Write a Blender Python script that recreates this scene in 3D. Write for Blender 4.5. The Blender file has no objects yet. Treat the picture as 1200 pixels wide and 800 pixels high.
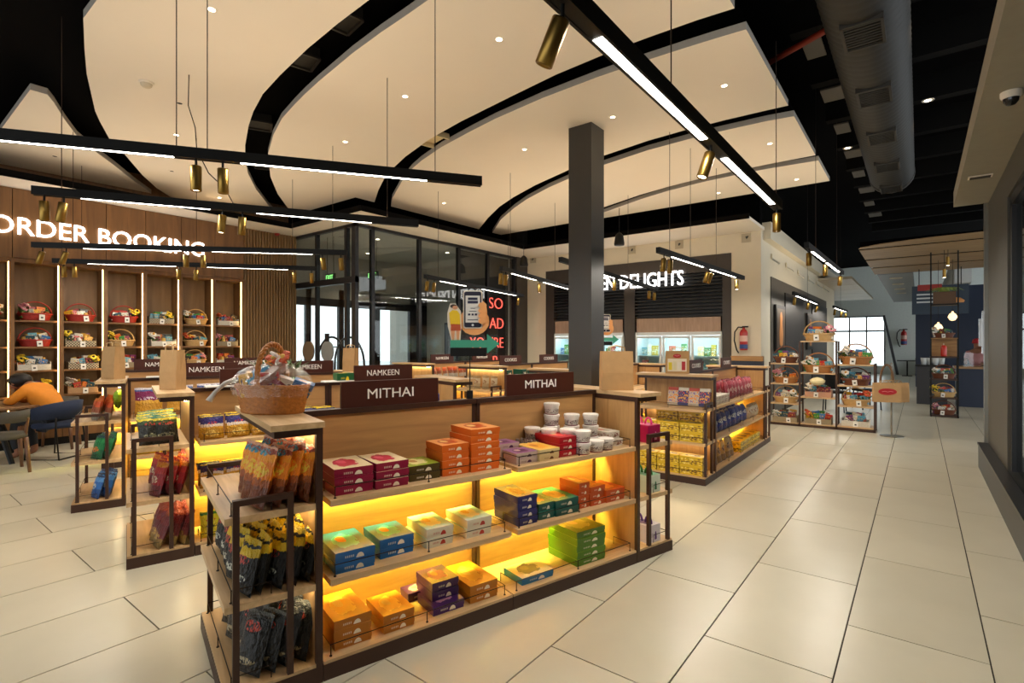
import bpy, bmesh, math, random
from mathutils import Vector, Matrix, Euler
R = math.radians
PI = math.pi
random.seed(7)
scene = bpy.context.scene
col = scene.collection

# ------------------------------------------------------------------ camera, world, exposure
F_PX, CAM_H, YAW = 612.0, 1.585, math.atan2(477, 612)
cd = bpy.data.cameras.new('camera'); cam = bpy.data.objects.new('camera', cd); col.objects.link(cam)
cd.sensor_width = 36.0; cd.lens = F_PX / 1200 * 36; cd.shift_y = 2 / 1200
cd.clip_start = .05; cd.clip_end = 200
cam.location = (0, 0, CAM_H); cam.rotation_euler = (PI / 2, 0, YAW)
scene.camera = cam
w = bpy.data.worlds.new('daylight'); scene.world = w; w.use_nodes = True
w.node_tree.nodes['Background'].inputs[0].default_value = (.90, .96, 1.0, 1)
w.node_tree.nodes['Background'].inputs[1].default_value = 2.0
vs = scene.view_settings
vs.view_transform = 'Standard'; vs.look = 'None'; vs.gamma = 1.0; vs.use_curve_mapping = False
vs.exposure = 0.28
LED_DOWN, CEIL_FILL, SPOT_W, SHELF_E, DOWN_W = 12.0, 2.4, 13.0, 240.0, 10.0    # lamp strengths, with the added upward ceiling fill
WARM = (1.0, .78, .53); NEUT = (1.0, .92, .80)

# ------------------------------------------------------------------ helpers
def lin(c):
    if isinstance(c, str):
        c = [int(c[i:i + 2], 16) / 255 for i in (0, 2, 4)]
        c = [v / 12.92 if v <= .04045 else ((v + .055) / 1.055) ** 2.4 for v in c]
    return (c[0], c[1], c[2], 1)
MATS = {}
def newmat(name):
    m = bpy.data.materials.new(name); m.use_nodes = True
    nt = m.node_tree; b = nt.nodes['Principled BSDF']
    return m, nt, b
def N(nt, t, **k):
    n = nt.nodes.new(t)
    for a, v in k.items():
        if a == 'inp':
            for i, x in v.items(): n.inputs[i].default_value = x
        else: setattr(n, a, v)
    return n
def mth(nt, op, a, b=None, c=None):
    n = nt.nodes.new('ShaderNodeMath'); n.operation = op
    for i, x in enumerate((a, b, c)):
        if x is None: continue
        if isinstance(x, (int, float)): n.inputs[i].default_value = x
        else: nt.links.new(x, n.inputs[i])
    return n.outputs[0]
def mixc(nt, fac, a, b):
    n = nt.nodes.new('ShaderNodeMix'); n.data_type = 'RGBA'
    for s, x in ((n.inputs[0], fac), (n.inputs[6], a), (n.inputs[7], b)):
        if isinstance(x, (int, float)): s.default_value = x
        elif isinstance(x, tuple): s.default_value = x
        else: nt.links.new(x, s)
    return n.outputs[2]
def mat(name, c, rough=.5, metal=0., var=.08, scale=12, bump=0., spec=None):
    if name in MATS: return MATS[name]
    m, nt, b = newmat(name); c = lin(c)
    tc = N(nt, 'ShaderNodeTexCoord')
    nz = N(nt, 'ShaderNodeTexNoise', inp={2: scale, 3: 4.0})
    nt.links.new(tc.outputs['Object'], nz.inputs[0])
    lo = tuple(v * (1 - var) for v in c[:3]) + (1,); hi = tuple(min(1, v * (1 + var)) for v in c[:3]) + (1,)
    nt.links.new(mixc(nt, nz.outputs[0], lo, hi), b.inputs['Base Color'])
    b.inputs['Roughness'].default_value = rough; b.inputs['Metallic'].default_value = metal
    if spec is not None: b.inputs['Specular IOR Level'].default_value = spec
    if bump:
        bp = N(nt, 'ShaderNodeBump', inp={0: bump, 1: .01}); nt.links.new(nz.outputs[0], bp.inputs['Height'])
        nt.links.new(bp.outputs[0], b.inputs['Normal'])
    MATS[name] = m; return m
def emit(name, c, s):
    if name in MATS: return MATS[name]
    m, nt, b = newmat(name); c = lin(c)
    b.inputs['Base Color'].default_value = c
    b.inputs['Emission Color'].default_value = c; b.inputs['Emission Strength'].default_value = s
    MATS[name] = m; return m
def wood(name, c1, c2, axis='y', rough=.45, sc=1.0):
    if name in MATS: return MATS[name]
    m, nt, b = newmat(name)
    tc = N(nt, 'ShaderNodeTexCoord'); mp = N(nt, 'ShaderNodeMapping')
    s = {'x': (1.2, 14, 14), 'y': (14, 1.2, 14), 'z': (14, 14, 1.2)}[axis]
    mp.inputs['Scale'].default_value = tuple(v * sc for v in s)
    nt.links.new(tc.outputs['Object'], mp.inputs[0])
    nz = N(nt, 'ShaderNodeTexNoise', inp={2: 1.6, 3: 5.0, 8: .8}); nt.links.new(mp.outputs[0], nz.inputs[0])
    rp = N(nt, 'ShaderNodeValToRGB'); rp.color_ramp.elements[0].position = .3; rp.color_ramp.elements[1].position = .72
    rp.color_ramp.elements[0].color = lin(c1); rp.color_ramp.elements[1].color = lin(c2)
    nt.links.new(nz.outputs[0], rp.inputs[0]); nt.links.new(rp.outputs[0], b.inputs['Base Color'])
    b.inputs['Roughness'].default_value = rough
    bp = N(nt, 'ShaderNodeBump', inp={0: .15, 1: .004}); nt.links.new(nz.outputs[0], bp.inputs['Height']); nt.links.new(bp.outputs[0], b.inputs['Normal'])
    MATS[name] = m; return m
def glass(name, tint=(.9, .95, .95), refl=1.0):
    if name in MATS: return MATS[name]
    m, nt, b = newmat(name); nt.nodes.remove(b)
    out = nt.nodes['Material Output']
    tr = N(nt, 'ShaderNodeBsdfTransparent'); tr.inputs[0].default_value = tint + (1,)
    gl = N(nt, 'ShaderNodeBsdfGlossy'); gl.inputs['Roughness'].default_value = .02
    lw = N(nt, 'ShaderNodeLayerWeight'); lw.inputs[0].default_value = .5
    fr = mth(nt, 'ADD', mth(nt, 'MULTIPLY', mth(nt, 'POWER', lw.outputs[1], 4.0), .7), .045)
    mx = N(nt, 'ShaderNodeMixShader'); nt.links.new(mth(nt, 'MULTIPLY', fr, refl), mx.inputs[0])
    nt.links.new(tr.outputs[0], mx.inputs[1]); nt.links.new(gl.outputs[0], mx.inputs[2]); nt.links.new(mx.outputs[0], out.inputs[0])
    MATS[name] = m; return m
def boxmat(name, base, art, art2, mark='F4E8D0', top=None, rough=.35, sideart=None):
    """printed carton: illustration blob on the lid, dome mark and a line of small print on the sides"""
    if name in MATS: return MATS[name]
    m, nt, b = newmat(name)
    tc = N(nt, 'ShaderNodeTexCoord'); g = N(nt, 'ShaderNodeSeparateXYZ'); nt.links.new(tc.outputs['Generated'], g.inputs[0])
    nr = N(nt, 'ShaderNodeSeparateXYZ'); nt.links.new(tc.outputs['Normal'], nr.inputs[0])
    nz = N(nt, 'ShaderNodeTexNoise', inp={2: 5.0, 3: 2.0}); nt.links.new(tc.outputs['Generated'], nz.inputs[0])
    gx, gy, gz = g.outputs
    def ell(a, ca, ra, bb, cb, rb, wob):
        p = mth(nt, 'POWER', mth(nt, 'DIVIDE', mth(nt, 'ABSOLUTE', mth(nt, 'SUBTRACT', a, ca)), ra), 2)
        q = mth(nt, 'POWER', mth(nt, 'DIVIDE', mth(nt, 'ABSOLUTE', mth(nt, 'SUBTRACT', bb, cb)), rb), 2)
        s = mth(nt, 'ADD', mth(nt, 'ADD', p, q), mth(nt, 'MULTIPLY', mth(nt, 'SUBTRACT', nz.outputs[0], .5), wob))
        return mth(nt, 'LESS_THAN', s, 1.0)
    istop = mth(nt, 'GREATER_THAN', nr.outputs[2], .5)
    c_top = mixc(nt, ell(gx, .52, .34, gy, .48, .30, 2.6), lin(top or base), lin(art))
    c_top = mixc(nt, ell(gx, .42, .15, gy, .42, .12, 2.0), c_top, lin(art2))
    side = mth(nt, 'MULTIPLY', ell(gy, .62, .10, gz, .12, .5, 0), mth(nt, 'GREATER_THAN', gz, .14))
    txt = mth(nt, 'MULTIPLY', mth(nt, 'GREATER_THAN', mth(nt, 'SINE', mth(nt, 'MULTIPLY', gy, 130)), -.2),
              mth(nt, 'MULTIPLY', mth(nt, 'LESS_THAN', mth(nt, 'ABSOLUTE', mth(nt, 'SUBTRACT', gz, .42)), .12), mth(nt, 'LESS_THAN', mth(nt, 'ABSOLUTE', mth(nt, 'SUBTRACT', gy, .36)), .12)))
    c_side = mixc(nt, side, lin(base), lin(mark)); c_side = mixc(nt, mth(nt, 'MULTIPLY', txt, .6), c_side, lin(mark))
    if sideart:
        n2 = N(nt, 'ShaderNodeTexNoise', inp={2: 6.5, 3: 1.5}); nt.links.new(tc.outputs['Generated'], n2.inputs[0])
        zone = mth(nt, 'LESS_THAN', mth(nt, 'ABSOLUTE', mth(nt, 'SUBTRACT', gz, .48)), .33)
        c_side = mixc(nt, mth(nt, 'MULTIPLY', zone, mth(nt, 'GREATER_THAN', n2.outputs[0], .56)), c_side, lin(sideart[0]))
        c_side = mixc(nt, mth(nt, 'MULTIPLY', zone, mth(nt, 'LESS_THAN', n2.outputs[0], .40)), c_side, lin(sideart[1]))
        if len(sideart) > 2: c_side = mixc(nt, mth(nt, 'GREATER_THAN', gz, .82), c_side, lin(sideart[2]))
    nt.links.new(mixc(nt, istop, c_side, c_top), b.inputs['Base Color'])
    b.inputs['Roughness'].default_value = rough
    MATS[name] = m; return m
def bagmat(name, stops, patch=None, patch2=None, rough=.28, dark=.5):
    """printed film bag: colour bands up the height, a logo patch in the middle, crumpled film"""
    if name in MATS: return MATS[name]
    m, nt, b = newmat(name)
    tc = N(nt, 'ShaderNodeTexCoord'); g = N(nt, 'ShaderNodeSeparateXYZ'); nt.links.new(tc.outputs['Generated'], g.inputs[0])
    nz = N(nt, 'ShaderNodeTexNoise', inp={2: 9.0, 3: 3.0}); nt.links.new(tc.outputs['Generated'], nz.inputs[0])
    n2 = N(nt, 'ShaderNodeTexNoise', inp={2: 13.0, 3: 1.0}); nt.links.new(tc.outputs['Generated'], n2.inputs[0])
    rp = N(nt, 'ShaderNodeValToRGB'); cr = rp.color_ramp; cr.interpolation = 'CONSTANT'
    cr.elements[0].position = stops[0][0]; cr.elements[0].color = lin(stops[0][1])
    cr.elements[1].position = stops[1][0] if len(stops) > 1 else 1; cr.elements[1].color = lin(stops[min(1, len(stops) - 1)][1])
    for p, c in stops[2:]:
        e = cr.elements.new(p); e.color = lin(c)
    nt.links.new(mth(nt, 'ADD', g.outputs[2], mth(nt, 'MULTIPLY', mth(nt, 'SUBTRACT', nz.outputs[0], .5), .12)), rp.inputs[0])
    c = rp.outputs[0]
    for pt in (patch, patch2):
        if pt:
            pc, cz, ry, rz = pt
            p = mth(nt, 'POWER', mth(nt, 'DIVIDE', mth(nt, 'ABSOLUTE', mth(nt, 'SUBTRACT', g.outputs[1], .5)), ry), 2)
            q = mth(nt, 'POWER', mth(nt, 'DIVIDE', mth(nt, 'ABSOLUTE', mth(nt, 'SUBTRACT', g.outputs[2], cz)), rz), 2)
            c = mixc(nt, mth(nt, 'MULTIPLY', mth(nt, 'LESS_THAN', mth(nt, 'ADD', p, q), 1.0), mth(nt, 'GREATER_THAN', n2.outputs[0], .47)), c, lin(pc))
    nt.links.new(c, b.inputs['Base Color']); b.inputs['Roughness'].default_value = rough
    bp = N(nt, 'ShaderNodeBump', inp={0: .8, 1: .03}); nt.links.new(nz.outputs[0], bp.inputs['Height']); nt.links.new(bp.outputs[0], b.inputs['Normal'])
    MATS[name] = m; return m

class MB:
    def __init__(s): s.v = []; s.f = []; s.m = []; s.mi = 0
    def face(s, idx): s.f.append(idx); s.m.append(s.mi)
    def box(s, x0, x1, y0, y1, z0, z1):
        k = len(s.v)
        s.v += [(x, y, z) for z in (z0, z1) for y in (y0, y1) for x in (x0, x1)]
        for f in ((0, 2, 3, 1), (4, 5, 7, 6), (0, 1, 5, 4), (2, 6, 7, 3), (0, 4, 6, 2), (1, 3, 7, 5)): s.face(tuple(k + i for i in f))
        return s
    def prism(s, poly, z0, z1, top_m=None):
        k = len(s.v); n = len(poly)
        a = sum(poly[i][0] * poly[(i + 1) % n][1] - poly[(i + 1) % n][0] * poly[i][1] for i in range(n))
        if a < 0: poly = poly[::-1]
        s.v += [(x, y, z0) for x, y in poly] + [(x, y, z1) for x, y in poly]
        s.face(tuple(k + i for i in range(n))[::-1]); s.face(tuple(k + n + i for i in range(n)))
        for i in range(n):
            j = (i + 1) % n; s.face((k + i, k + j, k + n + j, k + n + i))
        return s
    def tube(s, pts, r, n=6, cap=True, closed=False):
        pts = [Vector(p) for p in pts]; k0 = len(s.v); L = len(pts)
        rr = r if isinstance(r, (list, tuple)) else [r] * L
        up = None
        for i, p in enumerate(pts):
            if closed: d = pts[(i + 1) % L] - pts[i - 1]
            else: d = pts[min(i + 1, L - 1)] - pts[max(i - 1, 0)]
            d.normalize()
            if up is None:
                up = Vector((0, 0, 1)) if abs(d.z) < .9 else Vector((1, 0, 0))
            a = d.cross(up)
            if a.length < 1e-4: a = d.cross(Vector((1, 0, 0)))
            a.normalize(); b2 = a.cross(d); up = b2
            for j in range(n):
                t = 2 * PI * j / n; q = p + (a * math.cos(t) + b2 * math.sin(t)) * rr[i]; s.v.append(tuple(q))
        for i in range(L if closed else L - 1):
            i2 = (i + 1) % L
            for j in range(n):
                s.face((k0 + i * n + j, k0 + i * n + (j + 1) % n, k0 + i2 * n + (j + 1) % n, k0 + i2 * n + j))
        if cap and not closed:
            s.face(tuple(k0 + j for j in range(n))[::-1]); s.face(tuple(k0 + (L - 1) * n + j for j in range(n)))
        return s
    def lathe(s, prof, n=20, sx=1., sy=1., rib=0., cx=0, cy=0, cz=0):
        k0 = len(s.v)
        for r, z in prof:
            for j in range(n):
                t = 2 * PI * j / n; q = r * (1 + (rib if j % 2 else -rib)) if r > 1e-5 else 0
                s.v.append((cx + q * math.cos(t) * sx, cy + q * math.sin(t) * sy, cz + z))
        for i in range(len(prof) - 1):
            for j in range(n):
                s.face((k0 + i * n + j, k0 + i * n + (j + 1) % n, k0 + (i + 1) * n + (j + 1) % n, k0 + (i + 1) * n + j))
        return s
    def mesh(s, name, mats, smooth=False):
        me = bpy.data.meshes.new(name); me.from_pydata(s.v, [], s.f)
        for m in (mats if isinstance(mats, (list, tuple)) else [mats]): me.materials.append(m)
        if any(s.m): me.polygons.foreach_set('material_index', s.m)
        if smooth: me.polygons.foreach_set('use_smooth', [True] * len(me.polygons))
        me.update(); return me
    def build(s, name, mats, parent=None, loc=None, rz=0., smooth=False):
        return place(name, s.mesh(name, mats, smooth), parent, loc, rz)
def place(name, me, parent=None, loc=None, rz=0., rot=None, scale=None):
    o = bpy.data.objects.new(name, me); col.objects.link(o)
    if parent is not None: o.parent = parent
    if loc is not None: o.location = loc
    if rot is not None: o.rotation_euler = rot
    elif rz: o.rotation_euler = (0, 0, rz)
    if scale is not None: o.scale = scale if isinstance(scale, (tuple, list)) else (scale,) * 3
    return o
def tag(o, label, cat, group=None):
    o['label'] = label; o['category'] = cat
    if group: o['group'] = group
    return o
def thing(name, label, cat, loc=(0, 0, 0), rz=0., group=None):
    o = place(name, None, None, loc, rz); o.empty_display_size = .1
    return tag(o, label, cat, group)
def struct(o, label=None):
    o['kind'] = 'structure'
    if label: o['label'] = label
    return o
def smoothify(o, ang=40):
    me = o.data; me.polygons.foreach_set('use_smooth', [True] * len(me.polygons))
    try: me.set_sharp_from_angle(angle=R(ang))
    except Exception: pass
ORD = ['first', 'second', 'third', 'fourth', 'fifth', 'sixth', 'seventh', 'eighth', 'ninth', 'tenth', 'eleventh', 'twelfth']
def level(k, n):
    if n == 1: return 'single'
    if k == n - 1: return 'topmost'
    if k == 0: return 'bottom'
    return ORD[k] + '-lowest'

TEXTC = {}
def text_mesh(txt, m, height, depth, width=None, bold=.0, split=False):
    """lettering as solid meshes; origin at the left end of the baseline, x along the line, y up"""
    cu = bpy.data.curves.new('lettering', 'FONT'); cu.body = txt; cu.extrude = depth / 2; cu.offset = bold; cu.resolution_u = 3
    ob = bpy.data.objects.new('lettering', cu); col.objects.link(ob)
    bpy.context.view_layer.update()
    me = bpy.data.meshes.new_from_object(ob.evaluated_get(bpy.context.evaluated_depsgraph_get()))
    bpy.data.objects.remove(ob); bpy.data.curves.remove(cu)
    xs = [v.co.x for v in me.vertices]; ys = [v.co.y for v in me.vertices]
    sy = height / (max(ys) - min(ys)); sx = (width / (max(xs) - min(xs))) if width else sy
    x0, y0 = min(xs), min(ys)
    for v in me.vertices: v.co.x = (v.co.x - x0) * sx; v.co.y = (v.co.y - y0) * sy
    me.materials.clear(); me.materials.append(m)
    if not split: return me
    bm = bmesh.new(); bm.from_mesh(me); bmesh.ops.remove_doubles(bm, verts=bm.verts, dist=1e-5)
    seen = set(); groups = []
    bm.verts.ensure_lookup_table()
    for v in bm.verts:
        if v.index in seen: continue
        st = [v]; seen.add(v.index); g = []
        while st:
            q = st.pop(); g.append(q)
            for e in q.link_edges:
                o = e.other_vert(q)
                if o.index not in seen: seen.add(o.index); st.append(o)
        groups.append(g)
    out = []
    for g in sorted(groups, key=lambda g: min(v.co.x for v in g)):
        ids = {v.index: i for i, v in enumerate(g)}
        fs = [tuple(ids[v.index] for v in f.verts) for f in bm.faces if f.verts[0].index in ids]
        mm = bpy.data.meshes.new('letter'); mm.from_pydata([tuple(v.co) for v in g], [], fs); mm.materials.append(m); mm.update(); out.append(mm)
    bm.free(); return out
def area(name, loc, sx, sy, power, colr, rot=(0, 0, 0), parent=None):
    l = bpy.data.lights.new(name, 'AREA'); l.shape = 'RECTANGLE'; l.size = sx; l.size_y = sy; l.energy = power; l.color = colr
    o = bpy.data.objects.new(name, l); col.objects.link(o); o.location = loc; o.rotation_euler = rot
    if parent: o.parent = parent
    return o

# ------------------------------------------------------------------ materials
M_oak = wood('oak_panel', 'A67A4C', 'C4965E', 'y', .45)
M_oakz = wood('oak_upright', 'AC8252', 'C89E66', 'z', .45)
M_shelf = wood('oak_shelf', 'B8966A', 'D4B488', 'y', .4)
M_shelfx = wood('oak_shelf_cross', 'B8966A', 'D4B488', 'x', .4)
M_brown = mat('brown_steel', '3A2014', .45, 0, .1)
M_sign = mat('sign_brown', '431B10', .4, 0, .05)
M_wire = mat('dark_wire', '2A1C14', .4, .6)
M_white = mat('white_letters', 'F4F1EA', .5)
M_black = mat('black_metal', '0D0C0B', .5, 0, .15, spec=.3)
M_blackp = mat('black_plenum', '070606', .95, 0, .3, spec=.05); M_fascia = mat('black_fascia', '0A0908', .9, 0, .1, spec=.08)
M_brass = mat('brass', '92743A', .36, 1.0, .1)
M_panel = mat('ceiling_paint', 'E9DFCF', .75, 0, .015, 3)
M_cream = mat('cream_plaster', 'DDD2BA', .7, 0, .04, 5, .1)
M_col = mat('charcoal_cladding', '35312B', .4, 0, .06, 3)
M_kraft = mat('kraft_paper', 'B58E5E', .8, 0, .12, 20, .2)
M_redlogo = mat('logo_red', 'B01C22', .5)
M_wall_wood = wood('wall_veneer', '6E4A26', '8A6034', 'z', .5, .5)
M_niche = wood('niche_veneer', '6A5238', '806548', 'z', .55, .5)
M_led = emit('led_white', (1, .93, .82), 14.0)
M_ledy = emit('led_amber', (1, .92, .15), SHELF_E)
M_niche_led = emit('niche_led', (1, .66, .26), 13.0)
M_lens = emit('spot_lens', (1, .86, .62), 9.0)
M_glow = emit('sign_glow', (1, .97, .95), 4.0)
M_glass = glass('clear_glass', (.93, .96, .955), 1.0)

# ------------------------------------------------------------------ floor: 1.2 x 0.6 porcelain tiles in half bond
mf, nt, b = newmat('floor_tile')
tc = N(nt, 'ShaderNodeTexCoord'); oi = N(nt, 'ShaderNodeObjectInfo')
nz = N(nt, 'ShaderNodeTexNoise', inp={2: 2.2, 3: 5.0}); nt.links.new(tc.outputs['Object'], nz.inputs[0])
va = mth(nt, 'ADD', mth(nt, 'MULTIPLY', nz.outputs[0], .6), mth(nt, 'MULTIPLY', oi.outputs['Random'], .35))
nt.links.new(mixc(nt, va, lin('B7B29E'), lin('D3CEBB')), b.inputs['Base Color'])
b.inputs['Roughness'].default_value = .28
M_tile = mf
M_grout = mat('grout', '38332B', .9)
floor = struct(MB().box(-14, 8, -5, 36, -.1, -.006).build('floor', M_grout))
def vis(x, y, z=0., m=40):
    c, s = math.cos(YAW), math.sin(YAW)
    d = -x * s + y * c; l = x * c + y * s
    if d < .3: return None
    px = 600 + F_PX * l / d; py = 402 - F_PX * (z - CAM_H) / d
    return (px, py, d) if -m < px < 1200 + m and py < 800 + m * 3 else None
tile_me = MB().box(-.2962, .2962, -.5962, .5962, -.008, 0).mesh('tile', M_tile)
tiles = []
for i in range(-24, 12):
    x = -.32 + .6 * i + .3
    for j in range(-8, 30):
        y = (2.878 if i % 2 else 3.482) + 1.2 * j + .6
        if not (-13.5 < x < 7.5 and -4.5 < y < 35): continue
        vv = [vis(x + a, y + e) for a in (-.3, .3) for e in (-.6, .6)]
        d = min((q[2] for q in vv if q), default=None)
        hide = x < -11.3 and y < 30 or (x < -2.7 and y > 12 and y < 23) or (x > .7 and y < 9)
        tiles.append((0 if (d is None or hide) else 1, d if d else 99, x, y))
tiles.sort(key=lambda t: (-t[0], t[1]))
for t in tiles[:300]: place('tile', tile_me, floor, (t[2], t[3], 0))
rest = MB()
for t in tiles[300:]: rest.box(t[2] - .2962, t[2] + .2962, t[3] - .5962, t[3] + .5962, -.008, 0)
o = rest.build('tile_field', M_tile, floor); o['kind'] = 'stuff'

# ------------------------------------------------------------------ ceiling: curved white rafts under a black plenum
ZC, TH = 4.3, .07
RAFTS = [
 ('small pointed white ceiling raft near the ORDER BOOKING wall', [(-7.51, 1.24), (-7.51, 1.38), (-7.7, 1.47), (-8.18, 1.66), (-8.7, 1.89), (-9.25, 2.24), (-9.67, 2.54), (-10.41, 3.03), (-10.98, 3.45), (-10.98, 1.24)]),
 ('large white ceiling raft with the smoke detector', [(-1.18, 1.24), (-5.51, 1.24), (-6.09, 1.38), (-6.63, 1.52), (-7.05, 1.65), (-7.6, 1.82), (-7.91, 1.94), (-8.5, 2.19), (-9.05, 2.52), (-9.89, 2.98), (-10.52, 3.38), (-10.98, 3.76), (-10.98, 5.85), (-10.55, 5.52), (-10.13, 5.18), (-9.24, 4.5), (-8.46, 3.99), (-7.87, 3.67), (-7.29, 3.4), (-6.6, 3.12), (-6.14, 2.96), (-5.64, 2.82), (-5.11, 2.73), (-4.45, 2.64), (-3.89, 2.59), (-3.45, 2.565), (-2.98, 2.56), (-2.52, 2.57), (-2.04, 2.61), (-1.18, 2.72)]),
 ('white ceiling raft between the two wide curved slots', [(-1.18, 2.95), (-2.04, 2.85), (-2.5, 2.83), (-3.05, 2.85), (-3.31, 2.87), (-3.71, 2.895), (-4.19, 2.94), (-4.91, 3.04), (-5.27, 3.1), (-5.58, 3.16), (-6.08, 3.27), (-6.65, 3.46), (-7.35, 3.75), (-7.81, 4.0), (-8.35, 4.3), (-9.2, 4.87), (-9.97, 5.48), (-10.4, 5.88), (-8.28, 5.88), (-8.28, 6.31), (-7.58, 5.86), (-7.03, 5.54), (-6.42, 5.25), (-5.89, 5.04), (-5.21, 4.83), (-4.86, 4.75), (-4.42, 4.66), (-3.55, 4.53), (-2.9, 4.44), (-2.38, 4.41), (-2.14, 4.4), (-1.84, 4.405), (-1.47, 4.42), (-1.18, 4.45)]),
 ('white ceiling raft that the charcoal column meets', [(-8.27, 6.70), (-7.77, 6.33), (-6.82, 5.76), (-6.21, 5.45), (-5.84, 5.3), (-5.21, 5.1), (-4.57, 4.96), (-4.05, 4.86), (-3.29, 4.77), (-2.59, 4.74), (-2.13, 4.745), (-1.72, 4.765), (-1.43, 4.785), (-1.18, 4.81), (-1.18, 6.65), (-1.42, 6.63), (-1.86, 6.61), (-2.38, 6.61), (-2.88, 6.65), (-3.59, 6.78), (-4.3, 6.99), (-5.21, 7.33), (-5.95, 7.68), (-6.58, 8.04), (-7.36, 8.6), (-8.27, 9.33)]),
 ('white ceiling raft hanging over the frozen food corner', [(-8.27, 9.82), (-7.24, 8.89), (-6.4, 8.29), (-5.82, 7.93), (-5.08, 7.57), (-4.55, 7.37), (-3.78, 7.13), (-3.01, 6.97), (-2.33, 6.92), (-2.06, 6.92), (-1.47, 6.95), (-1.18, 7.0), (-1.18, 8.65), (-1.8, 8.64), (-2.23, 8.66), (-2.8, 8.7), (-3.44, 8.82), (-4.02, 8.98), (-4.97, 9.36), (-5.49, 9.64), (-6.2, 10.12), (-8.27, 10.16)]),
 ('narrow tapering white ceiling raft farthest from the camera', [(-5.9, 10.16), (-5.62, 9.97), (-5.13, 9.71), (-4.14, 9.26), (-3.52, 9.05), (-2.89, 8.92), (-2.27, 8.86), (-1.85, 8.86), (-1.18, 8.92), (-1.18, 10.16)])]
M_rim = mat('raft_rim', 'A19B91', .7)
ceiling = struct(MB().box(-14, 8, -5, 36, 5.6, 5.75).build('ceiling', M_blackp))
plen = MB(); plen.box(-11.2, -1.3, .2, 11.4, 4.62, 4.66)
struct(plen.build('trim_1', M_blackp), 'black plenum lining above the white ceiling rafts')
for i, (lab, poly) in enumerate(RAFTS):
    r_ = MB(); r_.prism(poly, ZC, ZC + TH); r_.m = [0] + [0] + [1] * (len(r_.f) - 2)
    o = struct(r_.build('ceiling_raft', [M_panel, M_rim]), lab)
# slot grilles on the plenum lining
M_grl = mat('grille_grey', '2E2A25', .5); M_grl2 = mat('grille_dark', '17150F', .6)
def slot_grille(x, y, rz, label, sz=.3):
    t = thing('air_grille', label, 'air grille', (x, y, ZC + .2), rz, 'grilles in the curved ceiling slot')
    f = MB()
    for a in (-1, 1):
        f.box(a * sz / 2 - .012, a * sz / 2 + .012, -sz / 2, sz / 2, 0, .02); f.box(-sz / 2, sz / 2, a * sz / 2 - .012, a * sz / 2 + .012, 0, .02)
    f.build('frame', M_grl, t); MB().box(-sz / 2, sz / 2, -sz / 2, sz / 2, .02, .3).build('core', M_grl2, t)
for (x, y, rz, lab) in [(-3.25, 2.72, .05, 'dark air grille highest in the first curved ceiling slot'), (-4.15, 2.78, -.15, 'dark air grille second along the first curved ceiling slot'), (-5.05, 2.92, -.25, 'dark air grille in the middle of the first curved ceiling slot'),
                        (-7.0, 3.45, -.45, 'dark air grille just above the long hanging light in the curved slot'), (-8.55, 4.3, -.55, 'dark air grille below the long hanging light in the curved slot')]:
    slot_grille(x, y, rz, lab)
# bare access opening in the second slot
t = thing('access_box', 'small unpainted open box in the curved ceiling slot', 'access panel', (-5.2, 4.965, ZC + .02), -.22)
MB().box(-.2, .2, -.10, .10, .06, .08).build('board', mat('bare_board', 'D9C79C', .8), t)
for a in (-1, 1): MB().box(a * .2 - .01, a * .2 + .01, -.10, .10, 0, .06).build('edge', mat('bare_board', 'D9C79C', .8), t)

# soffit along the walls with black fascia
SO = [(-11, -10.0, -4, 6.1), (-10.0, -7.7, 5.58, 6.1), (-8.6, -7.7, 6.1, 10.35), (-8.6, -2.5, 10.35, 11.62)]
for i, (a, b_, c_, d_) in enumerate(SO):
    struct(MB().box(a, b_, c_, d_, 3.9, 3.96).build('ceiling_soffit', M_panel), 'lower cream ceiling border ' + ['along the ORDER BOOKING wall', 'in front of the glass entrance', 'above the glass wall', 'above the freezers'][i])
FA = [(-10.0, -9.98, -4, 5.58), (-10.0, -7.68, 5.56, 5.58), (-7.7, -7.68, 5.58, 10.35), (-7.7, -2.48, 10.33, 10.35)]
for i, (a, b_, c_, d_) in enumerate(FA):
    struct(MB().box(a, b_, c_, d_, 3.9, 4.0).build('trim_%d' % (i + 2), M_fascia), 'black edge strip of the lower ceiling border')

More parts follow.
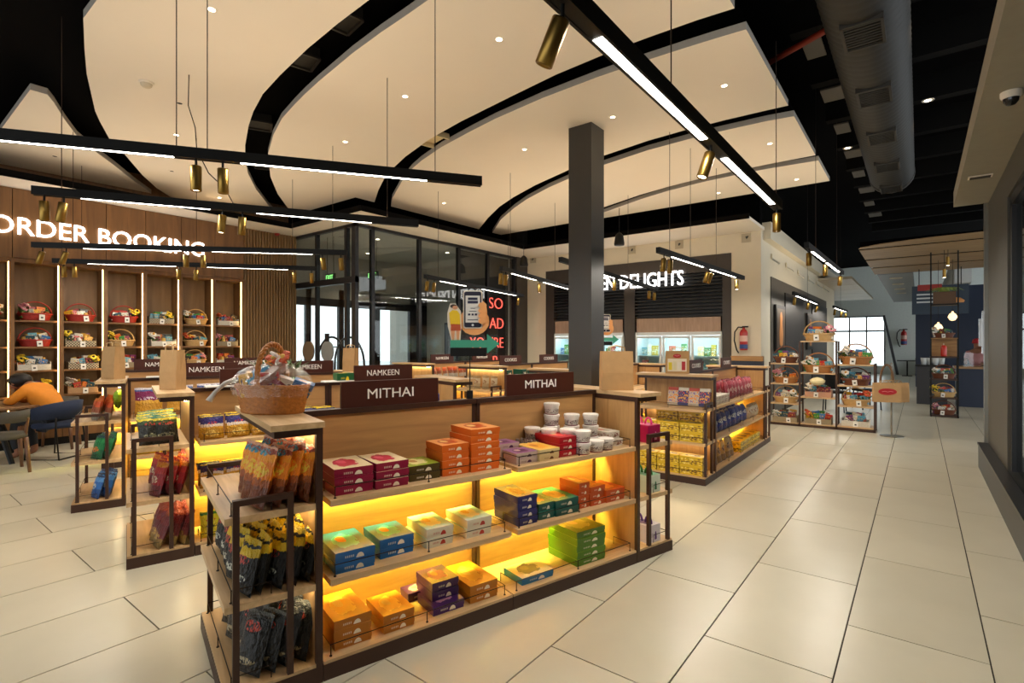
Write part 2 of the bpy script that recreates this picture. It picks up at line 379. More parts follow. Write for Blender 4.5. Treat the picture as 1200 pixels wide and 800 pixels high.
# downlights
def downlight(x, y, z, label, on=True, r=.038, power=None):
    t = thing('downlight', label, 'ceiling light', (x, y, z), 0, 'recessed downlights')
    MB().lathe([(r * .72, -.002), (r * 1.2, -.004), (r * 1.25, 0), (r * .72, .0)], 16).build('trim_ring', M_panel, t)
    MB().lathe([(0, .0), (r * .72, .0)], 16).build('lens', M_lens if on else M_black, t, (0, 0, -.003))
    if on:
        l = bpy.data.lights.new('downlight_beam', 'SPOT'); l.energy = power or DOWN_W; l.color = WARM; l.spot_size = R(100); l.spot_blend = .6; l.shadow_soft_size = .04
        lo = bpy.data.objects.new('downlight_beam', l); col.objects.link(lo); lo.parent = t; lo.location = (0, 0, -.02)
for x, y, lab, on in [(-4.54, 1.85, 'lit downlight in the large raft beside the hanging cables', 1), (-2.96, 3.61, 'bright lit downlight high in the middle raft near the brass spot', 1), (-4.46, 3.81, 'lit downlight in the middle raft left of the bright one', 1),
                  (-6.10, 4.17, 'lit downlight in the middle raft above the long hanging light', 1), (-7.64, 2.68, 'dim downlight in the large raft above the brass spot pair', 1), (-2.90, 5.69, 'lit downlight in the ceiling right beside the column top', 1),
                  (-1.62, 5.72, 'lit downlight in the corner of the column raft', 1), (-1.60, 7.76, 'lit downlight in the frozen corner raft', 1), (-1.60, 9.73, 'lit downlight in the narrow tapering raft near its tip', 1), (-7.27, 7.18, 'lit downlight in the column raft below the long bar end', 1),
                  (-2.86, 9.74, 'small lit downlight in the narrow raft below the brass spot', 1), (-10.3, 4.33, 'lit downlight in the large raft above ORDER BOOKING', 1), (-4.36, 5.88, 'unlit flush downlight left of the column top', 1), (-9.9, 1.9, 'dark unlit downlight in the small pointed raft', 0), (-9.3, 3.2, 'dark round sensor in the large raft lower part', 0), (-6.6, 2.35, 'dark round hole above the hanging cable anchor', 0)]:
    downlight(x, y, ZC, lab, on)
t = thing('smoke_detector', 'round smoke detector on the large white ceiling raft', 'smoke detector', (-6.35, 1.95, ZC))
MB().lathe([(0, -.05), (.035, -.05), (.05, -.035), (.055, -.012)], 20).build('sensor_body', mat('det', 'C9BBA2', .6), t, smooth=True)
MB().lathe([(.055, -.016), (.07, -.012), (.07, 0)], 20).build('base', M_panel, t)

# black open ceiling: joists, duct, pipe, dots of light
for j in range(13):
    y = 2.2 + j * 1.45
    struct(MB().box(-1.15, 6, y, y + .16, 5.05, 5.4).build('beam', mat('joist', '0E0D0C', .8, spec=.1)), 'black roof joist over the aisle')
M_coff = mat('coffer_grey', '5E5A52', .6)
for j in range(9):
    struct(MB().box(-1.08, -.80 - .08 * (j % 2), 5.40 + j * 1.45, 5.85 + j * 1.45, 5.06, 5.08).build('ceiling_plate', M_coff), 'grey plate between the black joists')
t = thing('air_duct', 'large round ribbed spiral air duct hanging under the black ceiling', 'air duct', (-.4, 0, 4.72))
pr = MB(); pts = []; rr = []
for k in range(0, 260):
    pts.append((0, 1.5 + k * .04, 0)); rr.append(.335 + (.006 if k % 3 == 0 else 0))
pr.tube(pts, rr, 28).build('duct_body', mat('duct', '1E1C18', .65, .1, .1), t, smooth=True)
MB().tube([(0, 11.86, 0), (0, 12.0, 0), (0, 12.1, 0)], [.345, .35, .3], 28).build('end_collar', mat('duct2', '2A2722', .65, .1), t, smooth=True)
for k in range(6):
    y = 4.2 + 1.5 * k; g = MB()
    for q in (-1, 1): g.box(q * .15 - .012, q * .15 + .012, y - .24, y + .24, -.352, -.28); g.box(-.16, .16, y + q * .23 - .012, y + q * .23 + .012, -.352, -.29)
    fr = g.build('grille_frame', mat('duct2', '2A2722', .65, .1), t)
    g = MB()
    for q in range(9): g.box(-.15, .15, y - .2 + q * .05, y - .18 + q * .05, -.346, -.31)
    g.build('grille_bars', M_grl2, fr)
tag(MB().tube([(-1.9, 7.0, 4.9), (-.75, 6.4, 4.9)], .035, 10).build('sprinkler_pipe', mat('pipe_red', '8A2A14', .6)), 'orange red sprinkler pipe beside the big duct', 'pipe')
for x, y, lab in ((.12, 6.63, 'round lit lamp in the black ceiling right of the duct'), (.1, 9.53, 'smaller lit lamp farther along the black ceiling'), (-1.0, 10.98, 'tiny lamp in the black ceiling past the white rafts')):
    downlight(x, y, 5.05, lab, True, .06)

# ------------------------------------------------------------------ walls
XW = -11.0
struct(MB().box(XW - .2, XW - .05, -5, 6.1, 0, 5.6).build('wall_left', M_wall_wood))
struct(MB().box(.70, .9, -5, 4.6, 0, 3.4).build('wall_right', M_col))
struct(MB().box(-14, 8, -5.2, -5, 2.9, 5.6).build('wall_light_block', M_panel))  # unseen upper wall, added to cut the daylight coming from behind
# right bulkhead + ornaments
struct(MB().box(.36, 1.4, -2, 9.05, 3.385, 3.58).build('trim_6', mat('bulkhead', '969080', .7)), 'pale bulkhead running along the right wall')
t = thing('security_camera', 'small dome security camera under the pale bulkhead', 'camera', (.52, 5.15, 3.385))
MB().lathe([(.06, 0), (.06, -.03), (.05, -.05)], 18).build('base', M_panel, t, smooth=True)
MB().lathe([(.045, -.04), (.042, -.07), (.025, -.092), (0, -.098)], 18).build('dome', mat('dome', '181818', .12), t, smooth=True)
t = thing('air_vent', 'flat slot vent under the far end of the bulkhead', 'vent', (.52, 7.55, 3.385))
MB().box(-.1, .1, -.06, .06, -.012, 0).build('frame', M_panel, t); MB().box(-.085, .085, -.045, .045, -.016, -.01).build('slot', M_black, t)

# left wall joinery: niches with led uprights
DIV = [.033 + v * .969 for v in (-.76, -.18, .41, .99, 1.573, 2.162, 2.746, 3.325, 3.901, 4.496, 5.056)]
SH = [.78, 1.17, 1.532, 1.936]
TOPZ = 2.80
t = thing('wall_shelving', 'tall built-in wooden niche shelving under the ORDER BOOKING letters', 'shelving', (XW, 0, 0))
DEP = .34
for i, y in enumerate(DIV):
    MB().box(-.04, DEP, y - .028, y + .028, .55, TOPZ + .06).build('divider', M_wall_wood, t)
    if i: MB().box(DEP - .010, DEP + .002, y - .044, y - .034, .56, TOPZ).build('led_profile', M_niche_led, t)
for i in range(len(DIV) - 1):
    a, b_ = DIV[i] + .028, DIV[i + 1] - .028
    MB().box(-.045, -.02, a, b_, .55, TOPZ).build('back_panel', M_niche, t)
    for z in SH: MB().box(-.02, DEP - .03, a, b_, z - .028, z).build('shelf', M_wall_wood, t)
    MB().box(-.04, DEP, a, b_, TOPZ, TOPZ + .06).build('head_board', M_wall_wood, t)
    MB().box(-.04, DEP + .03, a + .004 - .028, b_ - .004 + .028, TOPZ + .062, 3.895).build('upper_panel', M_wall_wood, t)
    MB().box(-.04, DEP + .05, a + .004 - .028, b_ - .004 + .028, .12, .55).build('cupboard_front', M_wall_wood, t)
MB().box(-.04, DEP, DIV[0], DIV[-1], 0, .12).build('plinth', M_black, t)
fl = MB()
for k in range(38): fl.box(-.04, .30 + .03 * (k % 2), 4.93 + k * .03, 4.93 + k * .03 + .03, 0, 3.895)
o = fl.build('fluted_panel', wood('flute', '7A5C38', '96744A', 'z', .5), t); o['kind'] = 'stuff'
sg = thing('order_sign', 'illuminated white ORDER BOOKING letters on the wooden wall', 'sign', (XW + DEP + .04, 1.31, 3.21))
for me in text_mesh('ORDER BOOKING', M_glow, .26, .03, 2.88, .0, True):
    place('letter', me, sg, (0, 0, 0), rot=(PI / 2, 0, PI / 2))
tag(MB().lathe([(.05, 0), (.05, -.03), (.03, -.05), (0, -.055)], 14).build('alarm_sounder', mat('alarm', '9A2A20', .4), None, (XW + .5, 5.55, 3.86)), 'small red alarm sounder above the fluted wood', 'alarm')

# ------------------------------------------------------------------ glass entrance
GX, GY0, GY1 = -8.58, 6.1, 11.1
M_fr = mat('frame_black', '17161A', .4, .2)
def mull(p, x0, x1, y0, y1, z0, z1, n='mullion'): return MB().box(x0, x1, y0, y1, z0, z1).build(n, M_fr, p)
wf = struct(thing('window_1', 'x', 'x', (0, 0, 0)), 'black framed glass front of the entrance lobby'); del wf['category']
for x0, x1 in ((-11, -10.9), (-9.93, -9.87), (-8.90, -8.82), (-8.66, -8.54)): mull(wf, x0, x1, GY0 - .04, GY0 + .04, 0, 3.9)
mull(wf, -11, -8.54, GY0 - .05, GY0 + .05, 2.76, 2.88, 'transom'); mull(wf, -11, -8.54, GY0 - .04, GY0 + .04, 3.84, 3.9, 'head_rail'); mull(wf, -11, -8.54, GY0 - .04, GY0 + .04, 0, .12, 'bottom_rail')
for x0, x1 in ((-10.9, -9.93), (-9.87, -8.90), (-8.82, -8.66)):
    for z0, z1 in ((.12, 2.76), (2.88, 3.84)): MB().box(x0, x1, GY0 - .004, GY0 + .004, z0, z1).build('pane', M_glass, wf)
wg = struct(thing('window_2', 'x', 'x', (0, 0, 0)), 'long black framed glass wall of the entrance lobby'); del wg['category']
ys = [6.14, 6.481, 7.717, 8.944, 9.994, 11.08]
for i, y in enumerate(ys):
    if i: mull(wg, GX - .04, GX + .04, y - .04, y + .04, 0, 3.9)
for i in range(5): MB().box(GX - .004, GX + .004, ys[i] + .04, ys[i + 1] - .04, .12, 3.84).build('pane', M_glass, wg)
mull(wg, GX - .04, GX + .04, 6.14, 11.08, 3.84, 3.9, 'head_rail'); mull(wg, GX - .04, GX + .04, 6.14, 11.08, 0, .12, 'bottom_rail')
# lobby shell
M_lob = mat('lobby_grey', 'A9A59C', .7, 0, .05, 3)
struct(MB().box(-14, -8.7, 11.3, 11.5, 0, 4).build('wall_lobby', M_lob))
struct(MB().box(-8.75, -8.5, 11.12, 11.6, 0, 5.6).build('wall_pier', mat('pier_brown', '3F3730', .5)))
struct(MB().box(-14, -8.62, 11.5, 11.6, 3.9, 5.6).box(-11.2, -11.0, 6.1, 11.6, 4.0, 5.6).box(-8.75, -2.58, 11.6, 11.8, 4.0, 5.6).build('wall_upper', M_blackp))
struct(MB().box(-14, -8.62, 6.16, 11.3, 3.92, 4.0).build('ceiling_lobby', M_lob))
for k, (x, y) in enumerate(((-9.6, 7.4), (-9.6, 9.6), (-11.3, 8.4))):  # extra downlights added to brighten the lobby
    downlight(x, y, 3.92, 'added downlight brightening the glass lobby, %s from the corner post' % ORD[k], True, .06, 60.0)
dr = struct(thing('door_1', 'x', 'x', (0, 0, 0)), 'glazed street door with dark frames'); del dr['category']
for y0, y1 in ((6.15, 6.3), (7.2, 7.34), (8.15, 8.3), (9.3, 9.5), (10.6, 11.3)): mull(dr, -12.3, -12.2, y0, y1, 0, 3.0, 'jamb')
mull(dr, -12.3, -12.2, 6.15, 11.3, 2.55, 2.75, 'transom'); MB().box(-12.3, -12.2, 6.15, 11.3, 2.75, 3.95).build('fascia_panel', M_lob, dr)
for y0, y1 in ((6.3, 7.2), (7.34, 8.15), (8.3, 9.3), (9.5, 10.6)): MB().box(-12.26, -12.25, y0, y1, 0, 2.55).build('pane', M_glass, dr)
struct(MB().box(-12.3, -11.2, 5.95, 6.1, 0, 4).build('wall_return', M_lob))
M_pav = mat('pavement', 'C9CCCE', .8)
struct(MB().box(-40, -12.4, -5, 30, -.12, -.02).build('ground_outside', M_pav))
# arched door pulls and round plates on the inner front
def arch(cx, cz, rx, rz_, y, n=18, a0=0, a1=PI):
    return [(cx + rx * math.cos(a0 + (a1 - a0) * k / n), y, cz + rz_ * math.sin(a0 + (a1 - a0) * k / n)) for k in range(n + 1)]
t = thing('luggage_trolley', 'dark arched hoop trolley with round plates behind the entrance glass', 'trolley', (-10.05, 6.75, 0))
for yy in (-.22, .22):
    hp = MB(); hp.tube([(-.55, yy, .1)] + arch(0, 1.1, .55, .62, yy, 16, PI, 0) + [(.55, yy, .1)], .024, 8).build('hoop', M_fr, t, smooth=True)
for xx in (-.4, .4): MB().tube([(xx, -.22, 1.5), (xx, .22, 1.5)], .015, 8).build('tie_bar', M_fr, t)
MB().box(-.6, .6, -.3, .3, .1, .18).build('deck', M_fr, t)
for xx in (-.5, .5):
    for yy in (-.22, .22): MB().tube([(xx, yy - .02, .05), (xx, yy + .02, .05)], .05, 12).build('wheel', M_black, t)
for k, (xx, m_) in enumerate(((-10.15, '7C6A55'), (-9.45, '8B9193'))):
    t = thing('door_plate', ['round bronze push plate on the glass door', 'round grey push plate on the glass door'][k], 'door plate', (xx, GY0 - .05, 1.42))
    MB().tube([(0, -.02, 0), (0, .01, 0)], .21, 28).build('disc', mat('plate%d' % k, m_, .4, .3), t)
    MB().box(-.06, .06, -.03, 0, .2, .36).build('bracket', M_fr, t)
for k, (x, y) in enumerate(((-10.2, 6.6), (-9.5, 7.2))):  # EXIT reflections in the glass, built as hanging signs
    t = thing('exit_reflection', ['green EXIT reflection modelled as a sign inside the glass lobby', 'second green EXIT reflection modelled as a sign farther inside the lobby'][k], 'sign', (x, y, 2.95 + .05 * k))
    for q in (-.12, .12): MB().tube([(q, 0, .16), (q, 0, .97 - .05 * k)], .006, 6).build('hanger', M_black, t)
    MB().box(-.17, .17, -.02, .02, 0, .16).build('case', mat('exit_case', '24301F', .5), t)
    place('lettering', text_mesh('EXIT', emit('exit_green', (.3, .9, .25), 1.2), .1, .01, .26, .0), t, (-.13, -.026, .03), rot=(PI / 2, 0, 0))
t = thing('lobby_poster', 'dark framed poster with red shapes on the lobby wall', 'poster', (-10.6, 11.26, .9))
MB().box(-.75, .75, -.03, .03, 0, 1.3).build('frame', M_black, t); MB().box(-.7, .7, -.036, -.03, .05, 1.25).build('print', mat('poster_dark', '2A2422', .3), t)
MB().lathe([(.12, 0), (.24, .01), (.12, .02)], 16).build('red_ring', mat('poster_red', '7A2A22', .4), t).rotation_euler = (PI / 2, 0, 0)
t.children[-1].location = (.1, -.04, .7)
# neon board behind the glass end bay
t = thing('neon_sign', 'dark board with red neon words SO GLAD YOU\'RE HERE', 'neon sign', (GX - .16, 9.2, 0))
MB().box(-.05, 0, 0, 1.84, 0, 3.84).build('board', mat('neon_board', '171614', .5), t)
M_neon = emit('neon_red', (1, .10, .07), 2.2)
for txt, y0, wd, z in (('SO', 1.02, .55, 2.49), ('GLAD', .55, 1.05, 1.97), ("YOU'RE", .3, 1.30, 1.47), ('HERE', .62, 1.0, .98)):
    place('neon_word', text_mesh(txt, M_neon, .27, .015, wd, -.022), t, (.03, y0, z), rot=(PI / 2, 0, PI / 2))

# ------------------------------------------------------------------ frozen wall with freezers
YW = 11.6
M_dk = mat('recess_brown', '3F3730', .5)
struct(MB().box(-8.66, -7.88, YW, YW + .2, 0, 4.0).box(-3.14, -2.56, YW, YW + .2, 0, 4.0).box(-7.88, -3.14, YW, YW + .2, 3.5, 4.0).build('wall_back', M_cream))
t = thing('freezer_surround', 'dark brown recess with black louvres around the upright freezers', 'wall recess', (0, YW, 0))
for x0, x1, z0, z1 in ((-7.88, -7.62, 0, 3.5), (-5.6, -5.33, 0, 3.5), (-3.32, -3.14, 0, 3.5)): MB().box(x0, x1, -.02, .25, z0, z1).build('jamb_panel', M_dk, t)
MB().box(-7.88, -3.14, -.022, .25, 3.14, 3.5).build('head_panel', M_dk, t)
for x0, x1 in ((-7.62, -5.6), (-5.33, -3.32)):
    lv = MB(); lv.box(x0, x1, .14, .18, 2.16, 3.14)
    for k in range(13): lv.box(x0, x1, .0, .12, 2.18 + k * .075, 2.21 + k * .075)
    o = lv.build('louvre_bank', mat('louvre', '141311', .5), t); o['kind'] = 'stuff'
sg = thing('frozen_sign', 'illuminated white FROZEN DELIGHTS letters above the freezers', 'sign', (-7.12, YW - .05, 2.89))
for me in text_mesh('FROZEN DELIGHTS', M_glow, .33, .03, 2.97, .0, True): place('letter', me, sg, rot=(PI / 2, 0, 0))
M_frz = mat('freezer_white', 'CFD3D2', .4); M_hdr = wood('freezer_header', '9A7D66', 'B49780', 'z', .5)
M_frl = emit('freezer_led', (.80, .94, 1.0), 45.0)
FCOL = ['3E7D3A', 'C2502C', 'E8E2D2', '3C6FA8', 'B8A23A', 'D8D8D8', '7A9A4A', 'A83A3A', 'E4C890', '4E8C9A']
for fi, (x0, x1, nd) in enumerate(((-7.62, -5.62, 3), (-5.32, -3.33, 3))):
    t = thing('upright_freezer', ['tall glass door freezer partly hidden by the column', 'three door glass freezer under the word DELIGHTS'][fi], 'freezer', (0, YW, 0), 0, 'upright freezers')
    MB().box(x0, x1, .0, .06, 1.84, 2.16).build('header', M_hdr, t); MB().box(x0, x1, -.01, .06, 1.76, 1.84).build('top_rail', M_frz, t)
    MB().box(x0, x1, .66, .7, .1, 2.1).build('back', M_frz, t); MB().box(x0, x1, .0, .7, .05, .2).build('base', M_frz, t)
    for xx in (x0, x1 - .03): MB().box(xx, xx + .03, .0, .7, .1, 2.16).build('side', M_frz, t)
    MB().box(x0, x1, .06, .7, 1.78, 1.82).build('roof', M_frz, t)
    for z in (.5, .95, 1.3): MB().box(x0 + .03, x1 - .03, .1, .62, z - .02, z).build('rack_shelf', M_frz, t)
    wd = (x1 - x0) / nd
    for k in range(nd):
        a, b_ = x0 + k * wd + .015, x0 + (k + 1) * wd - .015
        d = MB(); fw = .045
        d.box(a, a + fw, -.03, .02, .2, 1.75).box(b_ - fw, b_, -.03, .02, .2, 1.75).box(a + fw, b_ - fw, -.03, .02, 1.70, 1.75).box(a + fw, b_ - fw, -.03, .02, .2, .26)
        d = d.build('door', M_frz, t)
        MB().box(a + fw, b_ - fw, -.008, 0, .26, 1.70).build('pane', glass('freezer_glass', (.85, .95, .96), .8), d)
        MB().box(a + .05, b_ - .05, .05, .07, 1.72, 1.745).build('led_tube', M_frl, t)
        for row, z in enumerate((.952, 1.302)):
            x = a + .06; q = 0; pool = FCOL[:]; random.shuffle(pool)
            while x < b_ - .17:
                ww = random.uniform(.09, .15); hh = random.uniform(.14, .27); c_ = pool.pop()
                o = MB().box(0, ww, 0, .06, 0, hh).build('frozen_pack', boxmat('fz_' + c_, c_, 'F2EEE4', 'D89A3A', sideart=('F2EEE4', 'D89A3A')), None, (x, YW + .2, z))
                tag(o, '%s frozen food carton on the %s rack behind %s door of %s freezer' % ({'3E7D3A': 'green', 'C2502C': 'orange', 'E8E2D2': 'cream', '3C6FA8': 'blue', 'B8A23A': 'mustard', 'D8D8D8': 'pale', '7A9A4A': 'light green', 'A83A3A': 'red', 'E4C890': 'tan', '4E8C9A': 'teal'}[c_], ['lower', 'upper'][row], ['left', 'middle', 'right'][k], ['column side', 'DELIGHTS'][fi]), 'food pack', 'frozen packs in freezer %d rack %d door %d' % (fi, row, k))
                x += ww + .012; q += 1
struct(MB().box(-3.12, -2.5, YW - .14, YW - .002, 1.22, 1.32).build('trim_10', wood('ledge_oak', '9A7040', 'B88A54', 'x')), 'wooden ledge under the fire extinguisher')
struct(MB().box(-3.12, -2.5, YW - .12, YW - .002, 0, 1.22).build('wall_dado', mat('navy', '17233A', .5)), 'navy dado under the wooden ledge')
# fire extinguisher + small sensors
def extinguisher(x, y, z, sc, label):
    t = thing('fire_extinguisher', label, 'extinguisher', (x, y, z)); t.scale = (sc,) * 3
    MB().lathe([(0, 0), (.07, 0), (.078, .02), (.078, .36), (.06, .41), (.025, .44), (.025, .47)], 18).build('cylinder', mat('ext_red', 'A8201C', .3), t, smooth=True)
    MB().lathe([(.0795, .03), (.0795, .12)], 18).build('blue_band', mat('ext_blue', '243C78', .4), t)
    MB().lathe([(.0795, .18), (.0795, .30)], 18).build('label_band', mat('ext_lab', 'D8B0A0', .5), t)
    MB().box(-.03, .09, -.015, .015, .47, .5).box(-.02, .02, -.02, .02, .44, .48).build('lever', M_black, t)
    MB().tube([(-.02, -.02, .47), (-.1, -.02, .48), (-.17, -.02, .38), (-.18, -.02, .2), (-.13, -.02, .0), (-.09, -.02, -.06)], .014, 8).build('hose', M_black, t, smooth=True)
extinguisher(-2.87, YW - .1, 1.44, 1.0, 'red fire extinguisher with curved hose on the cream wall')
for k, (x, z) in enumerate(((-8.3, 3.86), (-5.4, 3.8), (-4.26, 3.8), (-2.84, 3.78))):
    t = thing('wall_bracket', 'small square plate with hook high on the cream wall, %s from glass entrance' % ORD[k], 'wall plate', (x, YW - .01, z), 0, 'plates high on the cream wall')
    MB().box(-.09, .09, -.02, .01, -.09, .09).build('plate', mat('wplate', 'B9AD94', .6), t)
    MB().tube([(0, -.02, .02), (.02, -.07, -.02), (.05, -.08, .02)], .014, 6).build('hook', M_grl, t)
for k, (x, y) in enumerate(((-7.55, 10.15), (-4.75, 9.6))):
    t = thing('hanging_speaker', ['black pendant speaker near the glass wall end', 'black pendant speaker right of the column'][k], 'speaker', (x, y, 3.45 + .1 * k))
    MB().lathe([(0, 0), (.1, 0), (.105, .03), (.08, .2), (.03, .25)], 18).build('body', M_black, t, smooth=True)
    MB().tube([(0, 0, .25), (0, 0, .95 - .1 * k)], .006, 6).build('cable', M_black, t)

# ------------------------------------------------------------------ charcoal column
cx_, cy_ = -3.17, 5.65; cwid = .325
pc = struct(thing('column', 'x', 'x', (cx_, cy_, 0)), 'square charcoal clad column rising to the ceiling'); del pc['category']
MB().box(-cwid, 0, 0, cwid, 0, ZC + .05).build('cladding', M_col, pc)
MB().box(-cwid - .006, .006, -.006, cwid + .006, 0, .1).build('skirting', M_black, pc)

# ------------------------------------------------------------------ aisle wall beyond the corner
XH = -2.58
struct(MB().box(XH - .2, XH, YW + .2, 23.5, 0, 4.1).build('wall_hall', M_cream))
struct(MB().box(XH - .05, XH + .02, 12.55, 21.2, 0, 3.05).build('trim_7', mat('hall_recess', '5A544B', .6)), 'grey brown recess in the aisle wall')
for k, (y0, y1) in enumerate(((13.96, 16.4), (18.0, 21.1))): struct(MB().box(XH, XH + .05, y0, y1, 0, 2.8).build('wall_panel', mat('hall_dark', '26221F', .5)), ['dark panel between the framed pictures', 'dark panel past the second picture'][k])
struct(MB().box(XH - .02, XH + .16, 11.82, 23.5, 3.75, 4.1).build('trim_8', M_cream), 'cream soffit over the aisle wall')
for k, (y0, y1) in enumerate(((12.75, 13.75), (16.9, 17.85))):
    t = thing('framed_picture', ['tall framed picture nearest the corner', 'second tall framed picture along the aisle wall'][k], 'picture', (XH + .03, y0, 1.4))
    MB().box(0, .05, 0, y1 - y0, 0, 1.05).build('frame', M_black, t); MB().box(.05, .055, .08, y1 - y0 - .08, .08, .97).build('mat_board', mat('pic_bg', '4A3A2A', .5), t)
    MB().lathe([(0, 0), (.16, .05), (.2, .3), (.12, .55), (.14, .68), (.06, .78), (0, .8)], 14, .1, 1).build('figure_print', mat('pic_fig', 'B87A42', .5), t, (.056, (y1 - y0) / 2, .1))
for k in range(6): 
    t = thing('picture_lamp', 'small angled lamp on the cream aisle wall, %s from the corner' % ORD[k], 'wall lamp', (XH + .02, 12.6 + k * 1.6, 3.45), 0, 'angled lamps on the aisle wall')
    MB().tube([(0, 0, 0), (.14, .08, -.12)], .02, 8).build('arm', mat('lamp_silver', 'C9C4B8', .35, .6), t); MB().box(0, .02, -.05, .05, -.02, .1).build('plate', M_cream, t)

# far end
struct(MB().box(-9, -3.7, 33, 33.3, 0, 5.6).box(-3.7, -1.39, 33, 33.3, 0, .42).box(-3.7, -1.39, 33, 33.3, 3.0, 5.6).box(-1.39, 8, 33, 33.3, 0, 5.6).build('wall_far', mat('far_white', 'DCE3DE', .7)))
wn = struct(thing('window_3', 'x', 'x', (0, 33, 0)), 'bright tall window at the far end of the hall'); del wn['category']
for x in (-3.7, -2.95, -2.2, -1.43): MB().box(x, x + .06, -.04, .04, .42, 3.0).build('mullion', M_fr, wn)
MB().box(-3.7, -1.39, -.04, .04, 2.18, 2.26).build('transom', M_fr, wn); MB().box(-3.7, -1.39, -.03, .05, 2.94, 3.0).build('head_rail', M_fr, wn)
for x in (-3.64, -2.89, -2.14): MB().box(x, x + .69, 0, .01, .42, 2.94).build('pane', M_glass, wn)
struct(MB().box(-9.2, -9, 22, 33.3, 0, 5.6).build('wall_far_side', M_cream))
tag(MB().tube([(-1.42, 32.6, 3.0), (-.85, 32.6, .0)], .06, 8).build('leaning_strut', M_fr), 'dark slanting strut at the edge of the far window', 'strut')
extinguisher(-.6, 32.75, 1.5, 1.6, 'far red fire extinguisher on the white end wall')
t = thing('cafe_table', 'small dark cafe table by the far white wall', 'table', (-.45, 31.6, 0)); MB().box(-.4, .4, -.3, .3, .72, .76).build('top', M_black, t); MB().box(-.03, .03, -.03, .03, 0, .72).build('leg', M_black, t); MB().box(-.2, .2, -.2, .2, 0, .03).build('foot', M_black, t)
t = thing('sofa', 'pale upholstered bench along the far white wall', 'sofa', (.55, 32.3, 0)); M_sf = mat('sofa', 'A9A592', .8)
MB().box(-.7, .7, -.3, .4, .12, .45).build('seat', M_sf, t); MB().box(-.7, .7, .3, .45, .45, .85).build('backrest', M_sf, t); MB().box(-.7, .7, -.28, .4, 0, .12).build('base', M_black, t)
# wooden hanging ceilings beyond
M_pl1 = wood('plank_ceiling', '8A6E4C', 'AD9068', 'x', .5, .7)
t = thing('plank_canopy', 'hanging curved wooden plank canopy over the food counters', 'ceiling panel', (0, 0, 3.55)); 
seam = [(12.35, 13.1), (13.32, 14.85), (15.1, 16.5), (16.75, 18.2)]
for k, (a, b_) in enumerate(seam):
    if k == 0:
        pl = [(-1.0, 13.1), (-.95, 12.95), (-.6, 12.7), (.1, 12.5), (1.2, 12.4), (6, 12.35), (6, 13.1)]
        MB().prism(pl, 0, .015).build('plank', M_pl1, t)
    else: MB().box(-1.0, 6, a, b_, 0, .015).build('plank', M_pl1, t)
MB().box(-.96, 6, 12.9, 18.1, .015, .12).build('backing', M_blackp, t)
t = thing('plank_canopy', 'farther wooden plank ceiling panel by the bright window', 'ceiling panel', (0, 0, 3.6))
M_pl2 = wood('plank_pale', 'B8A68A', 'D2C2A6', 'x', .5, .7)
for k in range(5): MB().box(-9, -1.66, 19.4 + k * 1.95, 21.3 + k * 1.95, 0, .08).build('plank', M_pl2, t)
t = thing('vent_duct', 'pale rectangular duct with round outlets under the far ceiling', 'duct', (0, 0, 0))
MB().box(-.95, -.15, 18.4, 31, 3.55, 4.0).build('duct_body', mat('duct_pale', '8F9294', .5), t)
for k in range(4): MB().lathe([(.1, 0), (.16, 0), (.16, .03)], 14).build('outlet', M_cream, t, (-.55, 19.5 + 2 * k, 3.53))
MB().box(.75, 1.1, 18.4, 30, 3.2, 4.0).build('drop_panel', mat('drop_white', 'C9CCCB', .5), t)

# food counter zone on the right beyond the pillar
M_navy = mat('navy', '17233A', .5)
struct(MB().box(-.1, 8, 24, 24.3, 0, 3.6).build('wall_navy', M_navy))
struct(MB().box(1.6, 8, 19.0, 19.2, 2.9, 3.6).build('trim_9', mat('grey_band', '9A9A94', .6)), 'grey band above the food counter')
t = thing('menu_board', 'dark blue hanging menu board with food picture', 'menu board', (-.15, 17.6, 2.35))
MB().box(0, 1.15, 0, .08, 0, .75).build('board', mat('menu_blue', '1E3346', .4), t)
MB().box(.12, .62, -.01, 0, .62, .78).build('red_badge', mat('menu_red', '9A2A22', .4), t)
for k in range(3): MB().box(.1, .75 - .1 * k, -.008, 0, .5 - .1 * k, .54 - .1 * k).build('text_line', mat('menu_txt', 'C9CFD2', .5), t)
MB().lathe([(0, 0), (.2, 0), (.22, .05), (.14, .12), (0, .14)], 14, 1, .1).build('dish_print', mat('menu_dish', 'C98A4A', .5), t, (.85, -.01, .28))
for k in range(2): MB().tube([(.15 + k * .85, .04, .75), (.15 + k * .85, .04, 1.25)], .012, 6).build('hanger', M_black, t)
t = thing('food_counter', 'navy service counter with glass top behind the tall rack', 'counter', (0, 0, 0))
MB().box(.75, 5, 17.2, 18.0, 0, .95).build('body', M_navy, t); MB().box(.7, 5, 17.15, 18.05, .95, 1.0).build('worktop', wood('counter_top', '8A6A48', 'A9855C', 'x'), t); MB().box(.75, 5, 17.2, 17.22, 1.0, 1.35).build('glass_screen', M_glass, t)
t = thing('side_counter', 'dark low counter stand left of the tall rack', 'counter', (-.05, 17.3, 0))
MB().box(0, .62, 0, .5, 0, .98).build('body', mat('counter_char', '2B2B2E', .5), t); MB().box(-.03, .65, -.03, .53, .98, 1.02).build('worktop', M_black, t)
t = thing('kitchen_hood', 'brown and steel cooker hood over the counter', 'hood', (2.1, 18.6, 1.9)); MB().box(0, 2.2, -.4, .3, .25, .75).build('canopy', mat('hood_brown', '7A6650', .5), t); MB().box(0, 2.2, -.42, .3, 0, .25).build('steel_lip', mat('hood_steel', 'A5A5A2', .3, .8), t); MB().box(.6, 1.2, -.2, .2, .75, 1.6).build('flue', mat('hood_brown', '7A6650', .5), t)

